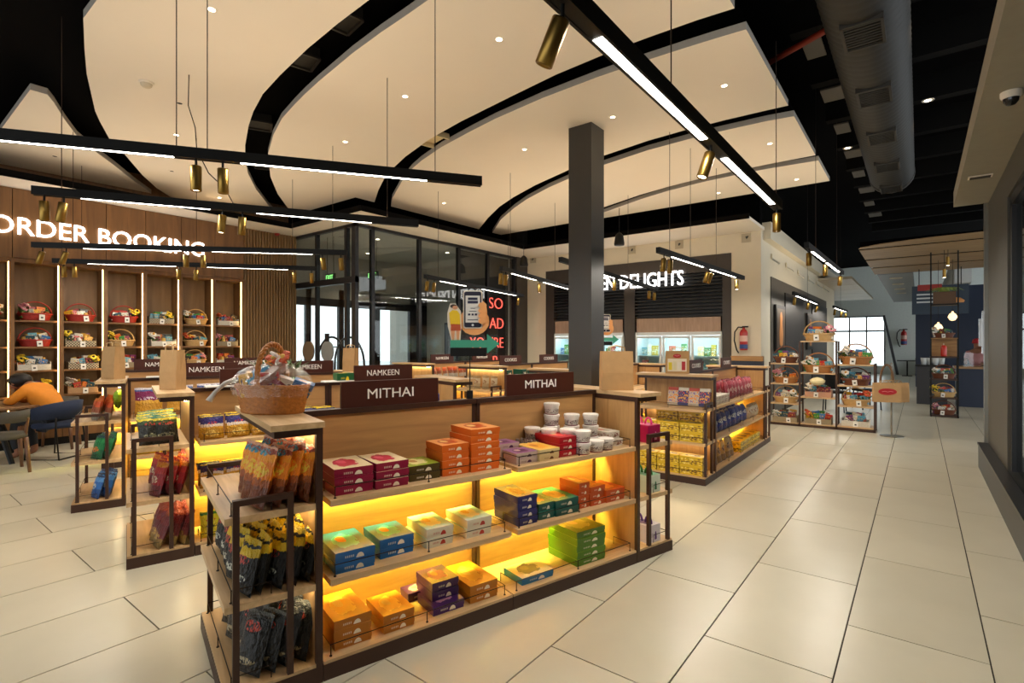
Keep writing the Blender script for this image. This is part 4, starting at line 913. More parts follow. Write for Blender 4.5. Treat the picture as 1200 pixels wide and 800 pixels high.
bags('rustmix', .13, .2, .06, [(0, 'A8A090'), (.35, '8A4A2A'), (.6, 'C24A16'), (.85, 'D86A1E')], ('7A2A12', .6, .25, .1))
bags('limegreen', .15, .17, .07, [(0, '6A9A1E'), (.4, '8AC22A'), (.8, 'A8D83A')], ('E8E04A', .5, .3, .15))
bags('chips', .165, .19, .08, [(0, 'B88414'), (.42, 'D8A01E'), (.5, 'E0D0C0'), (.62, '26206E'), (.86, '1A1A4E'), (.93, 'D8B81E')], ('C23A2A', .66, .2, .06), ('E8C860', .22, .3, .14))
bags('purple', .24, .30, .09, [(0, '7A4A1A'), (.12, 'C08A1E'), (.45, 'D8A83A'), (.55, '7A1050'), (.86, '3A5A9A'), (.92, 'D8D0D8')], ('E0D0E0', .62, .4, .05), None, True)
bags('yellowpack', .15, .19, .06, [(0, 'C8B41A'), (.5, 'D8CC22'), (.84, '4A8A2A'), (.93, 'C8C82A')], ('C23A22', .62, .25, .08), ('3A3A1A', .42, .3, .05))
bags('bluebag', .18, .25, .10, [(0, '16246E'), (.3, '1C2E86'), (.8, '24389A'), (.93, '8A96C8')], ('E0E4E8', .55, .38, .12), ('5A2A5A', .28, .3, .08))
bags('redpouch', .17, .25, .08, [(0, '9A2A3A'), (.4, 'B83A4A'), (.72, 'D05A6A'), (.92, '8A1A2E')], ('E8C8B8', .45, .32, .14))
bags('goldpouch', .16, .27, .08, [(0, '8A6424'), (.3, 'C0923A'), (.6, 'D8B460'), (.9, '94702E')], ('4A2E16', .55, .3, .16), None, True)
bags('beige', .15, .22, .08, [(0, 'B8A888'), (.4, 'D0C4A8'), (.8, 'A88A5A')], ('8A5A2A', .5, .3, .15))
bags('yellow', .2, .16, .08, [(0, 'D0A80E'), (.5, 'E0C01A'), (.9, 'C89A0E')], ('B8481A', .5, .3, .12))
def bagrow(fr, key, x0, dx, nx, y0, dy, ny, z, face, what, where, group, tilt=.0, jit=.18, cat='snack bag', name='snack_bag', skip=0, rowname='row'):
    """nx rows deep by ny along; face = heading of the printed side"""
    for i in range(nx):
        for j in range(ny):
            if skip and random.random() < skip: continue
            me = BG[key][(i * 3 + j) % 3]
            o = place(name, me, None, fr.p(x0 + dx * i + random.uniform(-.006, .006), y0 + dy * j + random.uniform(-.008, .008), z + .003))
            o.rotation_mode = 'ZYX' if False else 'XYZ'
            rz = fr.rz + face + random.uniform(-jit, jit)
            o.rotation_euler = (Matrix.Rotation(rz, 3, 'Z') @ Matrix.Rotation(-tilt + random.uniform(-.05, .05), 3, 'Y')).to_euler()
            o.scale = (1, 1, random.uniform(.95, 1.04))
            if nx > 1: lab = '%s, %s of its row, %s row %s' % (what, ORD[j], ORD[i], where)
            else: lab = '%s, %s along %s' % (what, ORD[j], where)
            tag(o, lab, cat, group)
NA = -PI / 2
bagrow(A, 'orange', -.10, -.125, 3, -.27, .062, 4, ZT, NA + .35, 'orange snack bag', 'from aisle, top end shelf', 'orange snack bags on the near end shelf', .22)
bagrow(A, 'blackyellow', -.11, -.155, 5, -.33, .065, 5, ZM, NA + .2, 'black and yellow snack bag', 'from aisle, middle end shelf', 'black and yellow bags on the near end shelf', .2)
bagrow(A, 'black', -.12, -.165, 4, -.30, .066, 4, ZB, NA + .35, 'black snack bag', 'from aisle, bottom end shelf', 'black bags on the near end shelf', .3)
bagrow(B, 'darkgreen', -.12, -.17, 4, -.25, .085, 2, ZT, .35, 'dark green snack bag', 'from aisle below the paper bag', 'dark green bags on the red bag end shelf', .25)
bagrow(B, 'red', -.09, -.13, 4, -.24, .068, 3, ZM, NA + .3, 'red snack bag', 'from aisle, middle shelf', 'red bags on the second end shelf', .25)
bagrow(B, 'maroon', -.09, -.13, 3, -.23, .07, 3, ZB, NA + .4, 'maroon snack bag', 'from aisle, bottom shelf', 'maroon bags on the second end shelf', .35)
bagrow(C, 'rustmix', -.10, -.13, 4, -.24, .08, 2, ZT, NA + .4, 'rust orange snack bag', 'from aisle by the dining table', 'rust bags on the third end shelf', .15)
bagrow(C, 'limegreen', -.2, -.15, 3, -.07, .05, 1, ZT + .09, NA, 'lime green snack bag', 'standing tallest near the dining table', 'lime bags on the third end shelf')
bagrow(C, 'green', -.10, -.14, 3, -.24, .075, 2, ZM, NA + .5, 'green snack bag', 'from aisle, middle shelf', 'green bags on the third end shelf', .25)
bagrow(C, 'blue', -.10, -.14, 3, -.24, .075, 2, ZB, NA + .5, 'blue snack bag', 'from aisle, bottom shelf', 'blue bags on the third end shelf', .3)
bagrow(B, 'chips', -.10, -.12, 2, .13, .175, 6, ZT, 0, 'blue and yellow chip bag', 'on the upper shelf', 'chip bags behind the hamper', .25, .08)
bagrow(B, 'chips', -.10, -.12, 2, .13, .175, 6, ZM, 0, 'blue and yellow chip bag', 'on the middle shelf', 'chip bags behind the hamper', .5, .08)
bagrow(B, 'yellowpack', -.09, -.1, 1, .12, .17, 4, ZB, 0, 'bright yellow snack pack', 'the bottom shelf behind black bags', 'yellow packs on the chip unit', .15, .1)
bagrow(B, 'bluebag', -.12, -.12, 1, 1.25, .2, 5, ZT, 0, 'dark blue bag', 'the shelf under the middle NAMKEEN sign', 'bags on the second chip unit', .2, .1)
bagrow(C, 'purple', -.14, -.12, 1, .18, .27, 4, ZT, 0, 'large purple and yellow pouch', 'the upper shelf', 'purple pouches', .1, .06)
bagrow(C, 'yellow', -.12, -.12, 1, .16, .22, 4, ZM, 0, 'round bottomed yellow pack', 'the shelf under the purple pouches', 'yellow packs under the pouches', .1, .08)
bagrow(C, 'chips', -.14, -.12, 1, 1.25, .2, 5, ZT, 0, 'blue and yellow bag', 'the shelf before the glass lobby', 'bags before the lobby', .1, .06)
# aisle island
DC = Dd
gY = 'yellow gift boxes on the aisle end shelf'
for zi, (z, n2) in enumerate(((ZM, 2), (ZB, 2))):
    for j in range(3):
        stack(DC, -.04 - .27 * j, -.375, z, .26, .17, .105, n2, b_yell, 'yellow gift box in the %s pile from the aisle' % ORD[j], ['on the middle end shelf', 'on the bottom end shelf'][zi], gY, .003, 'box', 'gift_box')
for j in range(2): stack(DC, -.12 - .27 * j, -.19, ZM + .005, .26, .14, .16, 2, b_yell, 'yellow gift box in the rear %s pile' % ORD[j], 'on the middle end shelf', gY, .003, 'box', 'gift_box')
pk1 = boxmat('cereal_blue', '2A2A6E', 'E8A02A', 'D8C8B0', mark='D8641E', sideart=('E8A02A', 'C23A2A', 'D8D0C0')); pk2 = boxmat('cereal_cream', 'C9B8A0', 'E88A1E', '8A3A1E', mark='C2321E', sideart=('E88A1E', '7A5AA0', 'B83A22'))
for j in range(4):
    o = place('snack_carton', MB().box(-.06, .06, -.025, .025, 0, .21).mesh('snack_carton', [pk1, pk2][j % 2]), None, DC.p(-.10 - .125 * j, -.12, ZT + .005)); o.rotation_euler = (-.25, 0, DC.rz)
    tag(o, '%s upright snack carton, %s from the aisle on the top end shelf' % (['blue', 'cream'][j % 2], ORD[j]), 'box', 'upright cartons on the aisle end shelf')
for j in range(5): stack(DC, -.05, .08 + j * .135, ZT, .2, .13, .05, 2, b_wht, 'white carton in the %s pair' % ORD[j], 'on the aisle top shelf', 'white cartons on the aisle shelf', .004, 'box', 'carton')
bagrow(DC, 'redpouch', -.10, -.12, 2, .85, .17, 8, ZT, 0, 'red pouch', 'of the aisle top shelf', 'red pouches on the aisle shelf', .15, .25)
bagrow(DC, 'bluebag', -.11, -.13, 2, .12, .2, 9, ZM, 0, 'dark blue bag', 'of the aisle middle shelf', 'blue bags on the aisle shelf', .15, .2)
bagrow(DC, 'beige', -.10, -.1, 1, 1.95, .15, 4, ZM, 0, 'beige bag', 'the far end of the aisle middle shelf', 'beige bags on the aisle shelf', .1, .2)
bagrow(DC, 'goldpouch', -.11, -.1, 1, .12, .18, 6, ZB, 0, 'gold brown pouch', 'the aisle bottom shelf', 'gold pouches on the aisle shelf', .1, .15)
for j in range(5): stack(DC, -.04, 1.27 + j * .225, ZB, .28, .215, .07, 2, b_yell, 'flat yellow pack in the %s pile' % ORD[j], 'on the aisle bottom shelf', 'yellow packs on the aisle bottom shelf', .008, 'box', 'yellow_pack')
# rows behind
bagrow(G_, 'rustmix', -.10, -.1, 1, .12, .14, 8, ZT + .1, 0, 'orange red bag', 'the shelf under the small NAMKEEN sign', 'bags on the glass wall shelf', .3, .2)
for j in range(9): stack(F_, -.06, .1 + j * .135, ZT, .2, .125, .1, 2 if j % 3 else 3, [b_teal, b_wht, b_gren][j % 3], '%s carton in the %s pile' % (['teal', 'white', 'green'][j % 3], ORD[j]), 'under the COOKIES signs', 'cartons under the COOKIES signs', .006, 'box', 'cookie_carton')
bagrow(F_, 'yellow', -.10, -.1, 1, .12, .22, 6, ZM, 0, 'yellow pack', 'the middle COOKIES shelf', 'yellow packs under COOKIES', .2, .1)
bagrow(F_, 'beige', -.12, -.17, 4, -.2, .1, 1, ZT, NA, 'beige pack', 'from aisle on the lit end shelf', 'packs on the lit end shelf', .1, .1)
bagrow(F_, 'yellowpack', -.12, -.17, 4, -.2, .1, 1, ZM, NA, 'yellow pack', 'from aisle on the lit end shelf', 'yellow packs on the lit end shelf', .1, .1)
bagrow(E_, 'rustmix', -.10, -.1, 1, .2, .15, 9, ZT, 0, 'orange red bag', 'the shelf past the column', 'bags past the column', .2, .2)
for j in range(3): stack(B.sub(0, 1.11), -.05, .2 + j * .22, HT + .001 if j == 5 else ZM, .2, .18, .06, 2, b_blue, 'blue carton in the %s pair' % ORD[j], 'under the middle NAMKEEN sign', 'cartons on the second chip unit', .004, 'box', 'carton')
o = place('display_carton', carton_mesh(.12, .16, .08, boxmat('green_carton', '1A5A34', 'E8C020', 'D8401E', mark='E8C020')), None, B.p(-.38, 1.18, HT + .001), B.rz); tag(o, 'dark green carton on top beside the middle NAMKEEN sign', 'box')
for k, (fr, y, lab) in enumerate(((B, .05, 'white leaflet pile on top of the chip unit'), (C, .1, 'white leaflet pile on top of the pouch unit'), (B, 1.0, 'white leaflets on the rail beside the hamper'))):
    o = MB().box(-.07, .05, -.14, .14, 0, .012).build('leaflet_pile', mat('paper_white', 'E8E6E0', .7), None, fr.p(PX + .02, y + .2, HT + .001), fr.rz); tag(o, lab, 'leaflets')

# ------------------------------------------------------------------ hampers
PACKC = ['B8281E', 'D8A01E', '2E6AA8', 'E0DCD0', '3E8A3A', '6A2A6A', 'D8701E', '1E4A5A', 'C9C4B0', '8A2A3A', '5AA0B8', '2A2620']
PACK_ME = [MB().box(-.045, .045, -.02, .02, 0, .12).mesh('pack', boxmat('hp_' + c, c, 'F0E8D8', 'D89A3A', sideart=('3A2E26', 'D8A83A'))) for c in PACKC]
JAR_ME = [MB().lathe([(0, 0), (.028, 0), (.03, .01), (.03, .07), (.024, .085), (.026, .087), (.026, .1), (0, .1)], 12).mesh('jar', mat('jar_' + c, c, .25), True) for c in ('8A3A1E', 'D8B05A', '4A5A2A', 'D8D0C4')]
def flower_mesh(c1, c2):
    q = MB()
    for k in range(6):
        a = k * PI / 3; q.lathe([(0, 0), (.014, .004), (.012, .012), (0, .016)], 7, 1, 1, 0, .018 * math.cos(a), .018 * math.sin(a), .0)
    q.mi = 1; q.lathe([(0, .01), (.012, .012), (.008, .022), (0, .024)], 7); return q.mesh('flower', [mat('fl' + c1, c1, .6), mat('fl' + c2, c2, .6)])
FLW = [flower_mesh('E8C83A', '2A1C10'), flower_mesh('F0EAE0', 'D8A030'), flower_mesh('D8603A', 'E8C060'), flower_mesh('D8909A', 'F0E0D0')]
def leaf_mesh():
    q = MB(); 
    for k in range(5):
        a = k * 1.25; d = Vector((math.cos(a), math.sin(a), .7)); s = Vector((-math.sin(a), math.cos(a), 0)) * .014
        p = [Vector((0, 0, 0)), d * .035 + s, d * .08, d * .035 - s]; i = len(q.v)
        q.v += [tuple(v) for v in p] + [tuple(v - Vector((0, 0, .002))) for v in p]
        q.face((i, i + 1, i + 2, i + 3)); q.face((i + 7, i + 6, i + 5, i + 4))
        for j in range(4): q.face((i + j, i + 4 + j, i + 4 + (j + 1) % 4, i + (j + 1) % 4))
    return q.mesh('leaf_spray', mat('leaf', '4A6A2E', .5))
LEAF = leaf_mesh()
TAG_ME = MB().box(-.028, .028, -.002, .002, -.075, 0).mesh('price_tag', mat('tag_white', 'E0DCD2', .6))
TAGM_ME = MB().box(-.012, .012, -.0026, .0026, -.05, -.03).mesh('tag_mark', mat('tag_print', '3A3632', .6))
def basket_body(kind, rx, ry, h):
    q = MB(); n = 60
    if kind == 'tray':
        e = .006
        q.box(-rx, rx, -ry, ry, 0, .01).box(-rx, rx, -ry, -ry + e, .01, h).box(-rx, rx, ry - e, ry, .01, h * 1.15)
        for s in (-1, 1): q.box(min(s * rx, s * (rx - e)), max(s * rx, s * (rx - e)), -ry + e, ry - e, .01, h * 1.4)
    else:
        q.lathe([(0, 0), (.80, 0), (.82, .02 * h)], n, rx, ry)
        k0 = [(.82 + .18 * t, h * t) for t in (0, .1, .2, .3, .4, .5, .6, .7, .8, .9, 1.)]
        prof = [(r * (1 + (.012 if i % 2 else -.012)), z) for i, (r, z) in enumerate(k0)]
        q.lathe(prof, n, rx, ry, .012 if kind != 'round' else .0); q.lathe([(1.0, h), (.94, h), (.78, .03)], n, rx, ry)
        for tw in (0, 1):
            q.tube([(rx * 1.01 * math.cos(a), ry * 1.01 * math.sin(a), h + .006 * math.sin(a * 14 + tw * PI)) for a in [2 * PI * k / 56 for k in range(56)]], .008, 5, closed=True)
    return q
HM = {'red': ('A0281C', 'round'), 'wicker': ('A8703A', 'weave'), 'dark': ('6A3A22', 'weave'), 'pale': ('C09A62', 'weave'), 'striped': ('B8A888', 'tray'), 'crate': ('8A7A5E', 'tray'), 'white': ('C9C2B2', 'tray'), 'pink': ('B88A6E', 'tray'), 'carton': ('A8825A', 'tray')}
HB = {}
def stripe_mat(c):
    n = 'stripe_' + c
    if n in MATS: return MATS[n]
    m, nt, b = newmat(n); tc = N(nt, 'ShaderNodeTexCoord'); ck = N(nt, 'ShaderNodeTexChecker', inp={1: lin(c), 2: lin('3A3630'), 3: 60.0})
    nt.links.new(tc.outputs['Object'], ck.inputs[0]); nt.links.new(ck.outputs[0], b.inputs['Base Color']); b.inputs['Roughness'].default_value = .6; MATS[n] = m; return m
def hamper(style, loc, rz, label, seed, sc=1., group=None, handle=True, flowers=None, npk=9, tagc=True):
    """local -y faces the shopper"""
    rnd = random.Random(seed); c_, kind = HM[style]
    t = thing('gift_hamper', label, 'hamper', loc, rz, group); t.scale = (sc,) * 3
    rx, ry, h = (.17, .11, .085) if kind != 'tray' else (.165, .10, .075)
    key = (style,)
    if key not in HB:
        m_ = stripe_mat(c_) if style == 'striped' else mat('hb_' + style, c_, .55, 0, .25, 60, .3)
        HB[key] = basket_body(kind, rx, ry, h).mesh('basket_body', m_, kind != 'tray')
        a = [PI * k / 20 for k in range(21)]
        HB[key + ('h',)] = MB().tube([(rx * .97 * math.cos(q), 0, h + .16 * math.sin(q)) for q in a], .008, 7).mesh('handle', mat('hb_' + style, c_, .55, 0, .25, 60, .3), True)
    place('basket_body', HB[key], t)
    if handle and kind != 'tray': place('handle', HB[key + ('h',)], t)
    for k in range(npk):
        u = (k + .5) / npk * 2 - 1; back = k % 2
        me = rnd.choice(PACK_ME) if rnd.random() < .75 else rnd.choice(JAR_ME)
        o = place('snack_pack' if me in PACK_ME else 'jar', me, t, (u * rx * .72, (.03 if back else -.03) * (1 - abs(u) * .3), .025 + .035 * back))
        o.rotation_euler = (rnd.uniform(-.35, .1), rnd.uniform(-.35, .35), rnd.uniform(-.5, .5))
    fl = flowers if flowers is not None else rnd.choice([0, 1, 2, 3])
    if fl >= 0:
        sx = rnd.choice((-1, -1, 1))
        for k in range(5): place('flower', FLW[fl], t, (sx * (rx * .75 + rnd.uniform(-.04, .035)), rnd.uniform(-.06, .02), h + rnd.uniform(.02, .11)), rot=(rnd.uniform(.2, 1), rnd.uniform(-.5, .5), rnd.uniform(0, 3)), scale=1.4)
        for k in range(2): place('leaf_spray', LEAF, t, (sx * rx * (.55 + .3 * k), -.02, h + .02 * k), rot=(0, 0, rnd.uniform(0, 6)))
    if tagc:
        o = place('price_tag', TAG_ME, t, (rnd.uniform(-.02, .05), -ry * 1.06 - .004, h * .9), rot=(-.12, rnd.uniform(-.15, .15), 0))
        place('tag_mark', TAGM_ME, o)
    return t
ROWN = ['lowest', 'third', 'second', 'top']
NICH = {3: ['red', 'red', 'red', 'striped', 'pale', 'white'], 2: ['red', 'striped', 'pale', 'white', 'pale', 'crate'], 1: ['white', 'striped', 'crate', 'crate', 'pale', 'white'], 0: ['carton', 'carton', 'wicker', 'pink', 'wicker', 'wicker']}
STN = {'red': 'red handled', 'striped': 'checked tray', 'pale': 'pale wicker', 'white': 'white tray', 'crate': 'greyish tray', 'carton': 'brown carton', 'wicker': 'brown wicker', 'pink': 'pinkish tray', 'dark': 'dark wicker'}
for r_, z in enumerate(SH):
    for k in range(6):
        y = (DIV[4 + k] + DIV[5 + k]) / 2
        st = NICH[r_][k]
        hamper(st, (XW + .17, y + random.uniform(-.03, .03), z + .001), PI / 2, '%s gift hamper in the %s niche from the dining table, %s shelf' % (STN[st], ORD[k], ROWN[r_]), r_ * 10 + k, 1.18, 'hampers in the wall niches', flowers=[0, 1, 2, 3, -1, 0][(r_ * 5 + k) % 6], npk=8)
for k, y in enumerate((1.28, .70)):
    hamper('red', (XW + .17, y, SH[3] + .001), PI / 2, ['red handled hamper in the niche above the seated person', 'red handled hamper in the niche cut by the frame'][k], 90 + k, 1.05, 'hampers in the wall niches')
# basket rack past the aisle unit
t = thing('basket_rack', 'three bay wooden rack full of gift baskets by the aisle corner', 'rack', (0, 11.2, 0))
BX = [-2.313, -1.793, -1.196, -.617]
BAY = [[.06, .43, .81, 1.2], [.07, .575, 1.03, 1.63], [.08, .45, .82, 1.2]]
M_rack = mat('rack_brown', '3E261A', .5)
for i in range(4):
    for yy in (0, .34): MB().box(BX[i] - .015, BX[i] + .015, yy, yy + .03, 0, 1.22 if i in (0, 3) else 1.62).build('post', M_rack, t)
MB().box(BX[0], BX[3], 0, .37, 0, .05).build('plinth', M_rack, t)
for i in range(3):
    for z in BAY[i]: MB().box(BX[i] + .017, BX[i + 1] - .017, 0.0, .37, z - .025, z).build('shelf', M_shelfx, t)
BK = [['crate', 'pale', 'wicker', 'dark'], ['crate', 'pink', 'wicker', 'pale'], ['white', 'pale', 'dark', 'wicker']]
for i in range(3):
    for k in range(4):
        big = (i, k) in ((1, 2), (2, 3), (1, 3))
        hamper(BK[i][k], ((BX[i] + BX[i + 1]) / 2, 11.36, BAY[i][k] + .001), 0, '%s gift hamper in the %s bay of the rack, %s shelf' % (STN[BK[i][k]], ['corner side', 'middle', 'bag stand side'][i], ['lowest', 'second', 'third', 'top'][k]), 200 + i * 4 + k, 1.5 if big else 1.3, 'hampers on the basket rack', flowers=[1, 1, 3, -1, 2][(i * 4 + k) % 5], npk=9)
tag(MB().lathe([(0, .0), (.05, .0), (.12, .05), (.13, .09), (.08, .13), (0, .15)], 18).build('cream_bow', mat('bow', 'F0E2B0', .6), None, (-1.5, 11.22, .80)), 'large cream rosette bow in the middle rack bay', 'bow')

# big wicker hamper wrapped in film on the near end shelf
t = thing('gift_hamper', 'large orange wicker hamper wrapped in clear film on the near end shelf', 'hamper', A.p(-.46, -.125, 1.2225), R(25))
mw = mat('wicker_orange', 'B06A22', .5, 0, .5, 60, .6)
t.scale = (1.0, .98, .9)
rx, ry, h = .20, .12, .155
q = MB(); n = 84
q.lathe([(0, 0), (.84, 0), (.84, .01)], n, rx, ry)
q.lathe([(.84 + .16 * (k / 14) + (.010 if k % 2 else -.010), h * k / 14) for k in range(15)], n, rx, ry, .03); q.lathe([(1., h), (.93, h), (.8, .02)], n, rx, ry)
q.build('basket_body', mw, t, smooth=True)
q = MB()
for tw in range(3): q.tube([(rx * 1.01 * math.cos(a), ry * 1.01 * math.sin(a), h + .008 * math.sin(a * 18 + tw * 2.1)) for a in [2 * PI * k / 80 for k in range(80)]], .007, 5, closed=True)
q.build('rim', mw, t, smooth=True)
for tw in range(3):
    pts = []
    for k in range(49):
        a = PI * k / 48; off = .009; ph = a * 12 + tw * 2.094
        pts.append(((off * math.cos(ph)), ry * .98 * math.cos(a) + off * math.sin(ph) * math.sin(a) * .5, h + .24 * math.sin(a) ** .8 + off * math.sin(ph)))
    MB().tube(pts, .0085, 6).build('handle_strand', mw, t, smooth=True)
rnd = random.Random(4)
for k in range(16):
    me = PACK_ME[[0, 3, 10, 2, 8, 1, 9, 4][k % 8]]
    place('snack_pack', me, t, (rnd.uniform(-.12, .12), rnd.uniform(-.06, .06), .06 + .02 * (k % 3)), rot=(rnd.uniform(-.5, .5), rnd.uniform(-.7, .7), rnd.uniform(0, 3)), scale=1.15)
MB().box(-.085, .085, -.035, .035, -.02, .02).build('sky_blue_pack', mat('skyblue', '2A9ACB', .3), t, (-.10, -.0, .225)).rotation_euler = (.2, -.45, .3)
MB().box(-.09, .09, -.035, .035, -.018, .018).build('brown_pack', mat('brownpk', '8A5A4A', .3), t, (.0, -.03, .215)).rotation_euler = (.3, -.7, .9)
MB().lathe([(0, 0), (.03, .004), (.036, .02), (.03, .036), (0, .042)], 14).build('orange_fruit', mat('fruit', 'E08A2A', .45), t, (-.03, .04, .265), smooth=True)
for k in range(6): place('flower', FLW[2 if k % 2 else 1], t, (-.07 + .03 * k, .06 - .012 * k, .28 + .02 * (k % 3)), rot=(.6, .2 * k, k), scale=1.3)
for k in range(6): place('leaf_spray', LEAF, t, (-.13 + .045 * k, .06, .25), rot=(0, .2, k * 1.1), scale=.9)
# film wrap: crumpled clear shell
mc, nt, b = newmat('film_wrap'); nt.nodes.remove(b); out = nt.nodes['Material Output']
tr = N(nt, 'ShaderNodeBsdfTransparent'); gl = N(nt, 'ShaderNodeBsdfGlossy'); gl.inputs['Roughness'].default_value = .08; gl.inputs[0].default_value = (1, .97, .92, 1)
lw = N(nt, 'ShaderNodeLayerWeight'); lw.inputs[0].default_value = .35
nz = N(nt, 'ShaderNodeTexNoise', inp={2: 22.0, 3: 3.0}); bp = N(nt, 'ShaderNodeBump', inp={0: .7, 1: .02}); nt.links.new(nz.outputs[0], bp.inputs['Height']); nt.links.new(bp.outputs[0], gl.inputs['Normal'])
mx = N(nt, 'ShaderNodeMixShader'); nt.links.new(mth(nt, 'ADD', mth(nt, 'MULTIPLY', lw.outputs[1], .35), .05), mx.inputs[0]); nt.links.new(tr.outputs[0], mx.inputs[1]); nt.links.new(gl.outputs[0], mx.inputs[2]); nt.links.new(mx.outputs[0], out.inputs[0])
q = MB(); prof = [(1.06, .10), (1.1, .14), (1.13, .17), (1.06, .20), (.9, .235), (.65, .265), (.4, .28), (.18, .285)]
nn = 40
for i, (r, z) in enumerate(prof):
    for j in range(nn):
        a = 2 * PI * j / nn; k = r * (1 + rnd.uniform(-.035, .035)); q.v.append((k * rx * math.cos(a), k * ry * 1.05 * math.sin(a), z + rnd.uniform(-.006, .006)))
for i in range(len(prof) - 1):
    for j in range(nn): q.face((i * nn + j, i * nn + (j + 1) % nn, (i + 1) * nn + (j + 1) % nn, (i + 1) * nn + j))
q.build('film_wrap', mc, t)
MB().tube([(-.20, -.03, .19), (-.24, -.06, .17), (-.275, -.09, .12), (-.295, -.11, .07)], [.016, .012, .010, .017], 8).build('film_twist', mat('film_twist', 'D8CFC6', .3), t, smooth=True)

# paper carrier bags
def paper_bag(p, rz, w_, d, h, label, logo=False, handles=True, print_=False):
    t = thing('paper_bag', label, 'paper bag', p, rz, 'brown paper bags')
    q = MB(); a, b_ = w_ / 2, d / 2; g = .25 * d
    lo = [(-a, -b_), (a, -b_), (a, 0), (a, b_), (-a, b_), (-a, 0)]
    up = [(-a * .99, -b_ * .75), (a * .99, -b_ * .75), (a * .99 - g * .6, 0), (a * .99, b_ * .75), (-a * .99, b_ * .75), (-a * .99 + g * .6, 0)]
    md = [(-a, -b_), (a, -b_), (a - g * .2, 0), (a, b_), (-a, b_), (-a + g * .2, 0)]
    for z, ring in ((0, lo), (h * .45, md), (h, up)): q.v += [(x, y, z) for x, y in ring]
    q.face((5, 4, 3, 2, 1, 0))
    for r in range(2):
        for k in range(6): q.face((r * 6 + k, r * 6 + (k + 1) % 6, (r + 1) * 6 + (k + 1) % 6, (r + 1) * 6 + k))
    k0 = len(q.v); q.v += [(x * .97, y * .9, h) for x, y in up] + [(x * .95, y * .9, .02) for x, y in lo]
    for k in range(6): q.face((12 + k, 12 + (k + 1) % 6, k0 + (k + 1) % 6, k0 + k)); q.face((k0 + (k + 1) % 6, k0 + 6 + (k + 1) % 6, k0 + 6 + k, k0 + k))
    q.build('bag_body', M_kraft, t)
    if handles:
        for s in (-1, 1):
            MB().tube([(-.25 * w_, s * b_ * .72, h - .04), (-.22 * w_, s * b_ * .66, h + .03), (0, s * b_ * .3, h + .045), (.22 * w_, s * b_ * .66, h + .03), (.25 * w_, s * b_ * .72, h - .04)], .005, 6).build('handle', mat('kraft_rope', 'C9A878', .8), t, smooth=True)
    if logo:
        lz = h * (.55 if not print_ else .78); lr = w_ * (.33 if not print_ else .17)
        q = MB().tube([(0, -b_ - .003, lz), (0, -b_ + (.02 if print_ else .03), lz)], lr, 24); q.v = [(x, y, lz + (z - lz) * (.42 if not print_ else .5)) for x, y, z in q.v]
        q.build('red_oval', M_redlogo, t)
        MB().tube([(-lr * .6, -b_ - .005, lz), (-lr * .3, -b_ - .005, lz + .008), (0, -b_ - .005, lz - .004), (lr * .3, -b_ - .005, lz + .008), (lr * .6, -b_ - .005, lz)], .0035, 5).build('script_line', mat('logo_pale', 'D88A8A', .5), t)
    if print_:
        MB().box(-a * .8, a * .8, -b_ - .003, -b_ + .01, h * .1, h * .66).build('print_panel', mat('prt', 'E0D4BC', .6), t)
        for k, c in enumerate(('D8C01E', 'D8CFA8', 'E0DACA', 'A8202A')):
            MB().box(-a * .72 + k * a * .37, -a * .72 + k * a * .37 + a * .3, -b_ - .006, -b_, h * .16, h * (.5 + .04 * (k % 2))).build('bottle_print', mat('prt' + c, c, .5), t)
    return t
paper_bag(B.p(-.36, -.115, 1.2225), B.rz + .75, .15, .10, .31, 'plain brown paper bag on the end shelf with red snack bags')
paper_bag(C.p(-.40, -.115, 1.2225), C.rz + .6, .2, .11, .33, 'plain brown paper bag on the end shelf near the dining table')
paper_bag(A.p(-.30, 2.33, 1.2225), A.rz + .95, .24, .13, .30, 'plain brown paper bag in front of the charcoal column')
paper_bag(C.p(-.4, 2.32, 1.2225), C.rz + .7, .17, .1, .3, 'small paper bag with rope handles before the glass lobby')
paper_bag(DC.p(-.42, -.12, 1.2225), DC.rz + .30, .27, .12, .27, 'brown paper bag with red oval logo and bottle prints', True, True, True)

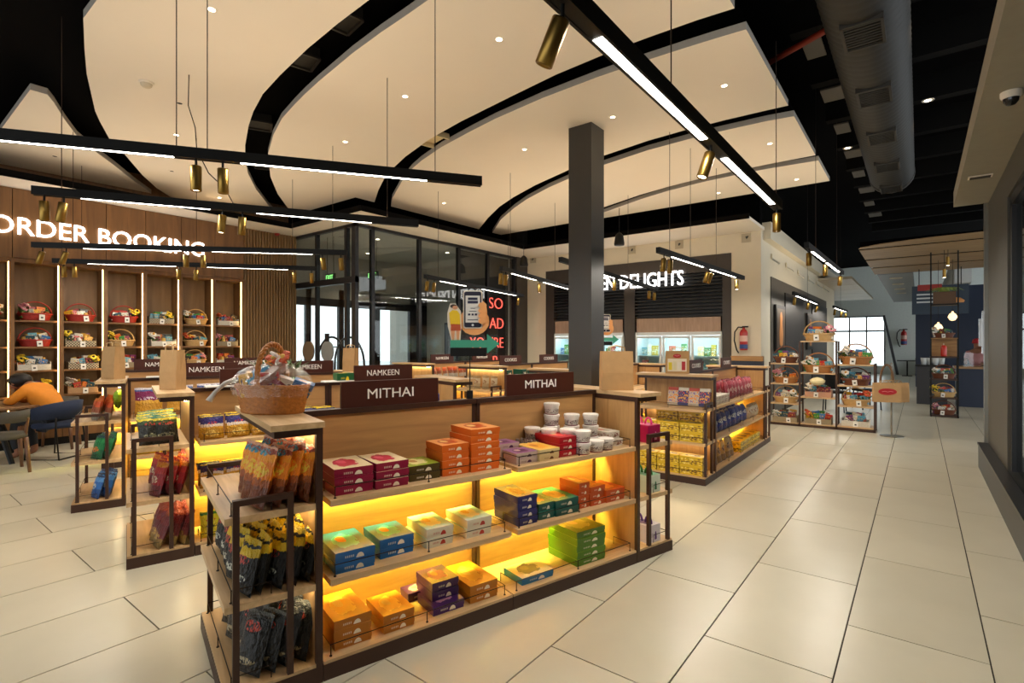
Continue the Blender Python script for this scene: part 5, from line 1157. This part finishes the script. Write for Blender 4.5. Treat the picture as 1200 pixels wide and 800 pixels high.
# phone cut-out sign on arrow box
def phone_sign(p, rz, s, label, pole_to):
    t = thing('phone_sign', label, 'sign stand', p, rz); t.scale = (s,) * 3
    fc = lambda c: mat('cut_' + c, c, .5)
    MB().tube([(0, 0, -pole_to), (0, 0, 0)], .004, 6).build('pole', M_black, t)
    MB().box(-.02, .02, -.015, .015, -pole_to - .0, -pole_to + .06).build('clamp', M_black, t)
    MB().box(-.13, .11, -.02, .02, 0, .055).build('box_base', M_black, t)
    ar = [(-.13, .058), (.115, .058), (.115, .018), (.20, .083), (.115, .148), (.115, .108), (-.13, .108)]
    def plate(poly, y0, y1, name, c):
        q = MB(); q.prism(poly, -y1, -y0); q.v = [(x, z, y) for x, y, z in q.v]; q.v = [(x, y, z) for x, y, z in q.v]
        q.f = [f[::-1] for f in q.f]; return q.build(name, fc(c), t)
    plate(ar, .016, .024, 'arrow', '3E9A7E')
    rr = lambda x0, x1, z0, z1, r: [(x + r * math.cos(a), z + r * math.sin(a)) for (x, z, a0) in ((x1 - r, z1 - r, 0), (x0 + r, z1 - r, PI / 2), (x0 + r, z0 + r, PI), (x1 - r, z0 + r, 1.5 * PI)) for a in (a0, a0 + .8, a0 + PI / 2)]
    el = lambda cx, cz, ax, az, n=14: [(cx + ax * math.cos(2 * PI * k / n), cz + az * math.sin(2 * PI * k / n)) for k in range(n)]
    plate(el(.03, .235, .10, .095, 20), .0, .008, 'hand', 'E8A464'); plate(el(.075, .29, .042, .085, 16), .0, .0075, 'palm', 'E8A464')
    for k in range(4): plate(el(.085, .34 - .035 * k, .028, .02), .02, .03, 'finger', 'E8A464')
    plate(rr(-.045, .085, .185, .44, .016), .008, .013, 'phone_border', 'E8DCC8')
    plate(rr(-.037, .077, .193, .432, .012), .013, .018, 'phone_body', '1E1C30')
    plate([(-.028, .225), (.068, .225), (.068, .405), (-.028, .405)], .018, .020, 'screen', 'D8D4CC')
    for k, (x0, x1, z0, z1) in enumerate(((-.012, .052, .375, .392), (-.014, .054, .352, .370), (.005, .035, .318, .322), (-.005, .045, .298, .302), (-.012, .004, .272, .285), (.012, .026, .272, .285), (.034, .048, .272, .285), (-.015, .055, .240, .245))):
        plate([(x0, z0), (x1, z0), (x1, z1), (x0, z1)], .020, .0212, 'screen_text', '2A2A44')
    plate(el(.02, .208, .008, .008), .018, .020, 'home_button', 'E0E0E0')
    # cut-out woman in yellow top
    plate0 = plate
    plate = lambda poly, a_, b2, n_, c2: plate0([(-.098 + (x + .09) * 1.75, z) for x, z in poly], a_, b2, n_, c2)
    plate([(-.105, .108), (-.07, .108), (-.066, .20), (-.068, .30), (-.082, .335), (-.088, .352), (-.108, .352), (-.112, .335), (-.12, .29), (-.118, .2)], .008, .012, 'figure_border', 'E8DCC8')
    plate([(-.102, .108), (-.094, .108), (-.091, .18), (-.086, .18), (-.083, .108), (-.075, .108), (-.072, .19), (-.108, .19)], .012, .016, 'figure_legs', 'E0A070')
    plate([(-.106, .17), (-.068, .17), (-.07, .215), (-.106, .215)], .014, .018, 'figure_skirt', 'B8552E')
    plate([(-.108, .21), (-.070, .21), (-.072, .28), (-.082, .305), (-.1, .308), (-.113, .29)], .014, .018, 'figure_top', 'E8C020')
    plate(el(-.09, .325, .010, .013), .013, .017, 'figure_face', 'D89A70'); plate(el(-.096, .334, .013, .013), .012, .016, 'figure_hair', '3A2A26')
    return t
pp = A.p(PX, 1.10)
phone_sign((pp[0] - .01, pp[1] - .02, 1.50), R(40), .98, 'phone and woman cut-out on a teal arrow above the MITHAI unit', .29)
pp = E_.p(PX, 1.27)
phone_sign((pp[0], pp[1], 1.55), R(38), 1.15, 'farther phone cut-out sign just right of the column', .28)

# carrier bag stand by the rack
t = thing('bag_stand', 'steel floor stand with a round base beside the basket rack', 'stand', (-.367, 11.0, 0))
MB().lathe([(0, .015), (.02, .018), (.17, .012), (.17, 0)], 28).build('base', mat('stand_steel', '8A877E', .3, .8), t); MB().tube([(0, 0, .01), (0, 0, 1.25)], .016, 10).build('pole', mat('stand_steel', '8A877E', .3, .8), t)
MB().tube([(0, 0, 1.2), (0, -.28, 1.22)], .01, 8).build('hook_arm', mat('stand_steel', '8A877E', .3, .8), t)
for k in range(3):
    paper_bag((-.367 - .06 + .05 * k, 10.9 - .09 + .085 * k - .06, .60), .35, .40, .075, .32, ['front brown carrier bag with red oval logo on the stand', 'middle brown carrier bag on the stand', 'rear brown carrier bag on the stand'][k], k == 0)
for k in range(2): tag(MB().tube([(-.10 + .09 * math.cos(a) - .33, 10.85 + .08 * k, .92 + .30 * math.sin(a)) for a in [PI * q / 14 for q in range(15)]], .016, 8).build('bag_strap', mat('strap', '6A4E34', .8), None, smooth=True), ['front brown fabric strap over the bag stand', 'rear brown fabric strap over the bag stand'][k], 'strap')

# tall rack with plant
t = thing('tall_rack', 'tall dark steel rack with shelves reaching the wooden canopy', 'rack', (0, 14.5, 0))
for x in (.19, .64):
    for y in (0, .42): MB().box(x, x + .025, y, y + .025, 0, 1.3 if y else 3.55).build('post', M_black, t)
for z in (.04, .42, .82, 1.3): MB().box(.19, .665, 0, .445, z - .03, z).build('shelf', M_rack, t)
MB().box(.2, .65, .38, .42, 1.3, 1.68).build('back_board', wood('crateboard', '8A6236', 'A87C48', 'x'), t)
MB().box(.2, .65, .0, .42, 1.68, 1.70).build('top_board', wood('crateboard', '8A6236', 'A87C48', 'x'), t)
MB().box(.19, .665, 0, .3, 2.40, 2.43).build('upper_shelf', M_black, t)
for k, z in enumerate((.041, .421, .821)): hamper(['dark', 'pale', 'dark'][k], (.42, 14.7, z), 0, '%s hamper on the tall rack, %s shelf' % (['dark wicker', 'pale wicker', 'dark wicker'][k], ['lowest', 'second', 'third'][k]), 300 + k, 1.2, 'hampers on the tall rack', npk=10)
hamper('dark', (.42, 14.7, 1.701), 0, 'dark basket with pale flowers on top of the tall rack', 310, 1.1, None, False, 1)
t2 = thing('red_candle', 'bright red candle jar on the tall rack', 'candle', (.42, 14.6, 1.301)); MB().lathe([(0, 0), (.05, 0), (.055, .02), (.05, .2), (.03, .24), (0, .24)], 14).build('jar', mat('candle', 'C02A1A', .3), t2, smooth=True); MB().tube([(0, 0, .24), (0, 0, .28)], .006, 6).build('wick', M_cream, t2)
t2 = thing('potted_plant', 'leafy spider plant in a brown planter on the tall rack', 'plant', (.43, 14.62, 2.431))
MB().box(-.19, .19, -.1, .1, 0, .26).build('planter', mat('planter', '5A4028', .6), t2)
q = MB(); rnd = random.Random(5)
for k in range(150):
    a = rnd.uniform(0, 2 * PI); L_ = rnd.uniform(.18, .36); u = Vector((math.cos(a), math.sin(a) * .8, 0)); s = Vector((-u.y, u.x, 0)).normalized() * .016; prev = None
    for j in range(5):
        f = j / 4; p = Vector((rnd.uniform(-.1, .1) if j == 0 else 0, 0, .26)) * (1 if j == 0 else 0) + (Vector((u.x * L_ * f, u.y * L_ * f, .26 + .22 * f * (1 - f * .95) * 1.6)) if j else Vector((0, 0, 0)))
        w_ = s * (1 - f * .9); i = len(q.v); q.v += [tuple(p - w_), tuple(p + w_)]
        if j: q.face((i - 2, i - 1, i + 1, i))
o = q.build('foliage', mat('spider_leaf', '9AB25A', .5, 0, .3), t2); o['kind'] = 'stuff'
for k, (x, z) in enumerate(((.48, 3.3), (.42, 3.05))):
    t2 = thing('spot_lamp', ['upper small warm spot lamp under the canopy', 'lower small warm spot lamp over the plant'][k], 'lamp', (x, 14.3, z)); MB().tube([(0, 0, .1), (0, 0, -.08)], .03, 10).build('can', M_brass, t2); MB().lathe([(0, -.082), (.028, -.082)], 12).build('lens', M_lens, t2)
    MB().tube([(0, 0, .1), (0, 0, 3.55 - z)], .006, 6).build('stem', M_black, t2)
for k, (x, z) in enumerate(((.62, 2.2), (.36, 1.95))):
    t2 = thing('globe_lamp', ['warm glowing globe lamp behind the rack', 'lower cluster of warm glass globes'][k], 'lamp', (x, 16.0, z)); MB().lathe([(0, -.09), (.05, -.075), (.09, 0), (.06, .07), (.02, .1), (.02, .13)], 14).build('globe', emit('globe', (1, .7, .35), 1.6), t2, smooth=True); MB().tube([(0, 0, .13), (0, 0, 3.55 - z)], .004, 5).build('cord', M_black, t2)
t2 = thing('napkin_holder', 'white stacked cups and napkins on the dark low counter', 'cups', (.25, 17.5, 1.02))
for k in range(4): MB().lathe([(0, 0), (.05, 0), (.07, .18), (.06, .18)], 12).build('cup', M_frz, t2, (-.15 + .12 * k, .05 * (k % 2), 0), smooth=True)

# ------------------------------------------------------------------ dining corner
M_table = wood('table_top', '6A4A30', '8A6644', 'x', .4)
TX, TY = -9.85, 1.2
t = thing('dining_table', 'round wooden dining table at the left edge of the picture', 'table', (TX, TY, 0))
MB().lathe([(0, .715), (.60, .715), (.63, .725), (.63, .745), (.62, .75), (0, .75)], 48).build('table_top', M_table, t)
for k in range(3):
    a = k * 2.1 + .35; MB().tube([(.12 * math.cos(a), .12 * math.sin(a), .71), (.5 * math.cos(a), .5 * math.sin(a), 0)], [.035, .03], 10).build('leg', M_black, t)
def sled_chair(x, y, rz, label):
    t = thing('dining_chair', label, 'chair', (x, y, 0), rz)
    mb = mat('navy_fabric', '1E2A44', .8, 0, .15, 60)
    q = MB(); q.lathe([(0, .43), (.24, .43), (.26, .45), (.25, .49), (.2, .505), (0, .505)], 24); q.build('seat', mb, t, smooth=True)
    q = MB(); n = 16; idx = []
    for k in range(n + 1):
        a = -PI * .62 + PI * 1.24 * k / n; hgt = .80 - .10 * (abs(k - n / 2) / (n / 2)) ** 2
        for r, z in ((.25, .56), (.275, .56), (.295, hgt), (.265, hgt + .005)): q.v.append((-r * math.cos(a), r * math.sin(a), z))
    for k in range(n):
        for j in range(4): q.face((k * 4 + j, k * 4 + (j + 1) % 4, k * 4 + 4 + (j + 1) % 4, k * 4 + 4 + j))
    q.face((0, 1, 2, 3)); q.face((n * 4 + 3, n * 4 + 2, n * 4 + 1, n * 4)); q.build('backrest', mb, t, smooth=True)
    for s in (-1, 1):
        MB().tube([(-.2, s * .23, .58), (-.19, s * .22, .45), (-.24, s * .23, .02), (.22, s * .23, .02), (.19, s * .22, .44)], .011, 8).build('sled_leg', M_black, t, smooth=True)
    MB().tube([(-.24, -.23, .02), (-.24, .23, .02)], .011, 8).build('stretcher', M_black, t)
    return t
sled_chair(-9.42, 1.82, R(218), 'navy tub chair with black sled legs at the dining table')
def wood_chair(x, y, rz, label):
    t = thing('dining_chair', label, 'chair', (x, y, 0), rz); mw_ = wood('chair_wood', '5A3A24', '7A5234', 'z'); mu = mat('chair_pad', '4A463E', .8, 0, .1, 50)
    q = MB(); q.lathe([(0, .42), (.23, .42), (.24, .44), (.23, .48), (0, .49)], 20); q.build('seat', mu, t, smooth=True)
    for sx in (-1, 1):
        for sy in (-1, 1): MB().tube([(sx * .19, sy * .19, .43), (sx * .23, sy * .22, 0)], [.026, .018], 8).build('leg', mw_, t, smooth=True)
    q = MB(); n = 12
    for k in range(n + 1):
        a = -PI * .5 + PI * k / n
        for r, z in ((.22, .62), (.25, .62), (.26, .76), (.23, .76)): q.v.append((-r * math.cos(a), r * math.sin(a), z))
    for k in range(n):
        for j in range(4): q.face((k * 4 + j, k * 4 + (j + 1) % 4, k * 4 + 4 + (j + 1) % 4, k * 4 + 4 + j))
    q.face((0, 1, 2, 3)); q.face((n * 4 + 3, n * 4 + 2, n * 4 + 1, n * 4)); q.build('backrest', mu, t, smooth=True)
    for sy in (-1, 1): MB().tube([(-.1, sy * .2, .45), (-.13, sy * .22, .66)], .016, 8).build('back_post', mw_, t)
    return t
wood_chair(-8.85, 1.2, R(180), 'wooden legged chair with grey round pad cut by the frame')
wood_chair(-10.28, 2.0, R(245), 'dark wooden chair between the table and the niches')

# ------------------------------------------------------------------ people
def skin_body(name, m, joints, edges, parent, root=0, sub=2):
    me = bpy.data.meshes.new(name); me.from_pydata([j[0] for j in joints], edges, []); me.materials.append(m)
    o = place(name, me, parent)
    sk = o.modifiers.new('skin', 'SKIN'); sk.use_smooth_shade = True
    sb = o.modifiers.new('sub', 'SUBSURF'); sb.levels = sub; sb.render_levels = sub
    for i, j in enumerate(joints):
        r = j[1]; r = r if isinstance(r, tuple) else (r, r)
        me.skin_vertices[0].data[i].radius = r; me.skin_vertices[0].data[i].use_root = (i == root)
    return o
M_skin = mat('skin', '8A5A40', .55); M_hair = mat('hair', '120D0B', .6); M_shirt = mat('orange_shirt', 'D07E12', .75, 0, .1, 30); M_trous = mat('trousers', '1E2026', .8)
# local: +x forward over the table
t = thing('person', 'person in an orange long sleeved top bent over the dining table, resting head on arms', 'person', (-9.42, 1.82, 0), R(218))
skin_body('body', M_skin, [((0, 0, .56), (.13, .16)), ((.10, 0, .74), (.11, .15)), ((.25, 0, .92), (.10, .16)), ((.34, 0, .99), .07), ((.41, 0, 1.03), .05), ((.49, 0, 1.05), .085), ((.56, 0, 1.02), .085), ((.61, 0, .97), .055),
   ((.26, .18, .93), .06), ((.36, .26, .80), .045), ((.52, .14, .79), .036), ((.64, .05, .785), .03), ((.70, .02, .78), .022), ((.26, -.18, .93), .06), ((.36, -.26, .80), .045), ((.52, -.14, .79), .036), ((.62, -.06, .785), .03), ((.68, -.03, .78), .022),
   ((.04, .1, .55), .09), ((.40, .12, .56), .075), ((.44, .12, .30), .055), ((.40, .12, .08), .045), ((.52, .13, .04), .035), ((.04, -.1, .55), .09), ((.40, -.12, .56), .075), ((.44, -.12, .30), .055), ((.40, -.12, .08), .045), ((.52, -.13, .04), .035)],
   [(0, 1), (1, 2), (2, 3), (3, 4), (4, 5), (5, 6), (6, 7), (2, 8), (8, 9), (9, 10), (10, 11), (11, 12), (2, 13), (13, 14), (14, 15), (15, 16), (16, 17), (0, 18), (18, 19), (19, 20), (20, 21), (21, 22), (0, 23), (23, 24), (24, 25), (25, 26), (26, 27)], t)
skin_body('shirt', M_shirt, [((-.01, 0, .54), (.15, .19)), ((.09, 0, .74), (.13, .18)), ((.25, 0, .925), (.115, .19)), ((.34, 0, .99), .085), ((.26, .19, .935), .075), ((.36, .275, .81), .06), ((.52, .15, .795), .048), ((.60, .075, .79), .042), ((.26, -.19, .935), .075), ((.36, -.275, .81), .06), ((.52, -.15, .795), .048), ((.59, -.08, .79), .042)],
   [(0, 1), (1, 2), (2, 3), (2, 4), (4, 5), (5, 6), (6, 7), (2, 8), (8, 9), (9, 10), (10, 11)], t)
skin_body('trousers', M_trous, [((0, 0, .54), (.14, .17)), ((.05, .1, .55), .10), ((.41, .12, .56), .085), ((.45, .12, .30), .065), ((.41, .12, .12), .055), ((.05, -.1, .55), .10), ((.41, -.12, .56), .085), ((.45, -.12, .30), .065), ((.41, -.12, .12), .055)], [(0, 1), (1, 2), (2, 3), (3, 4), (0, 5), (5, 6), (6, 7), (7, 8)], t)
q = MB(); rnd = random.Random(2)
for i in range(9):
    ph = PI * i / 8
    for j in range(16):
        a = 2 * PI * j / 16; k = 1 + rnd.uniform(-.05, .05); q.v.append((.49 + .14 * k * math.sin(ph) * math.cos(a), .115 * k * math.sin(ph) * math.sin(a), 1.075 + .10 * k * math.cos(ph)))
for i in range(8):
    for j in range(16): q.face((i * 16 + j, i * 16 + (j + 1) % 16, (i + 1) * 16 + (j + 1) % 16, (i + 1) * 16 + j))
q.build('hair', M_hair, t, smooth=True)
for q_ in (-1, 1): MB().lathe([(0, -.02), (.018, -.012), (.02, .008), (0, .025)], 10, 1, .5).build('ear', M_skin, t, (.50, q_ * .10, 1.03), smooth=True)
# server at the far counter
t = thing('person', 'server in a pink shirt and red cap behind the far counter', 'person', (1.22, 18.45, 0), R(-110))
mk_ = mat('pink_shirt', 'C98A8E', .7)
skin_body('body', M_skin, [((0, 0, .92), (.12, .15)), ((.0, 0, 1.15), (.11, .15)), ((0, 0, 1.34), (.1, .16)), ((0, 0, 1.43), .055), ((.01, 0, 1.50), .075), ((.02, 0, 1.57), .085), ((.01, 0, 1.63), .06),
   ((0, .19, 1.33), .055), ((.04, .24, 1.10), .042), ((.22, .18, 1.05), .033), ((.30, .14, 1.05), .025), ((0, -.19, 1.33), .055), ((.04, -.24, 1.10), .042), ((.22, -.18, 1.05), .033), ((.30, -.14, 1.05), .025),
   ((0, .09, .88), .085), ((0, .1, .48), .06), ((0, .1, .08), .045), ((.1, .1, .04), .035), ((0, -.09, .88), .085), ((0, -.1, .48), .06), ((0, -.1, .08), .045), ((.1, -.1, .04), .035)],
   [(0, 1), (1, 2), (2, 3), (3, 4), (4, 5), (5, 6), (2, 7), (7, 8), (8, 9), (9, 10), (2, 11), (11, 12), (12, 13), (13, 14), (0, 15), (15, 16), (16, 17), (17, 18), (0, 19), (19, 20), (20, 21), (21, 22)], t)
skin_body('shirt', mk_, [((0, 0, .9), (.14, .18)), ((0, 0, 1.15), (.13, .17)), ((0, 0, 1.34), (.115, .18)), ((0, 0, 1.41), .07), ((0, .195, 1.33), .07), ((.03, .235, 1.16), .06), ((0, -.195, 1.33), .07), ((.03, -.235, 1.16), .06)], [(0, 1), (1, 2), (2, 3), (2, 4), (4, 5), (2, 6), (6, 7)], t)
skin_body('trousers', M_trous, [((0, 0, .92), (.13, .17)), ((0, .09, .88), .1), ((0, .1, .48), .075), ((0, .1, .1), .06), ((0, -.09, .88), .1), ((0, -.1, .48), .075), ((0, -.1, .1), .06)], [(0, 1), (1, 2), (2, 3), (0, 4), (4, 5), (5, 6)], t)
MB().lathe([(.105, 1.58), (.112, 1.62), (.10, 1.68), (.05, 1.71), (0, 1.715)], 18).box(.04, .18, -.07, .07, 1.585, 1.6).build('cap', mat('cap_red', 'A8202A', .7), t, smooth=False)

# dark cars/seats silhouette: cafe chairs by the far window
for k, (x, y) in enumerate(((-1.55, 14.2), (-1.0, 15.2), (-1.45, 17.5))):
    t = thing('cafe_chair', ['black cafe chair behind the basket rack', 'second black cafe chair behind the carrier bags', 'third black cafe chair towards the bright window'][k], 'chair', (x, y, 0), .6 * k)
    MB().box(-.22, .22, -.22, .22, .43, .48).build('seat', M_black, t); MB().box(-.22, .22, .19, .23, .5, .88).build('backrest', M_black, t)
    for a in (-1, 1):
        for b_ in (-1, 1): MB().tube([(a * .19, b_ * .19, .43), (a * .21, b_ * .21, 0)], .014, 6).build('leg', M_black, t)
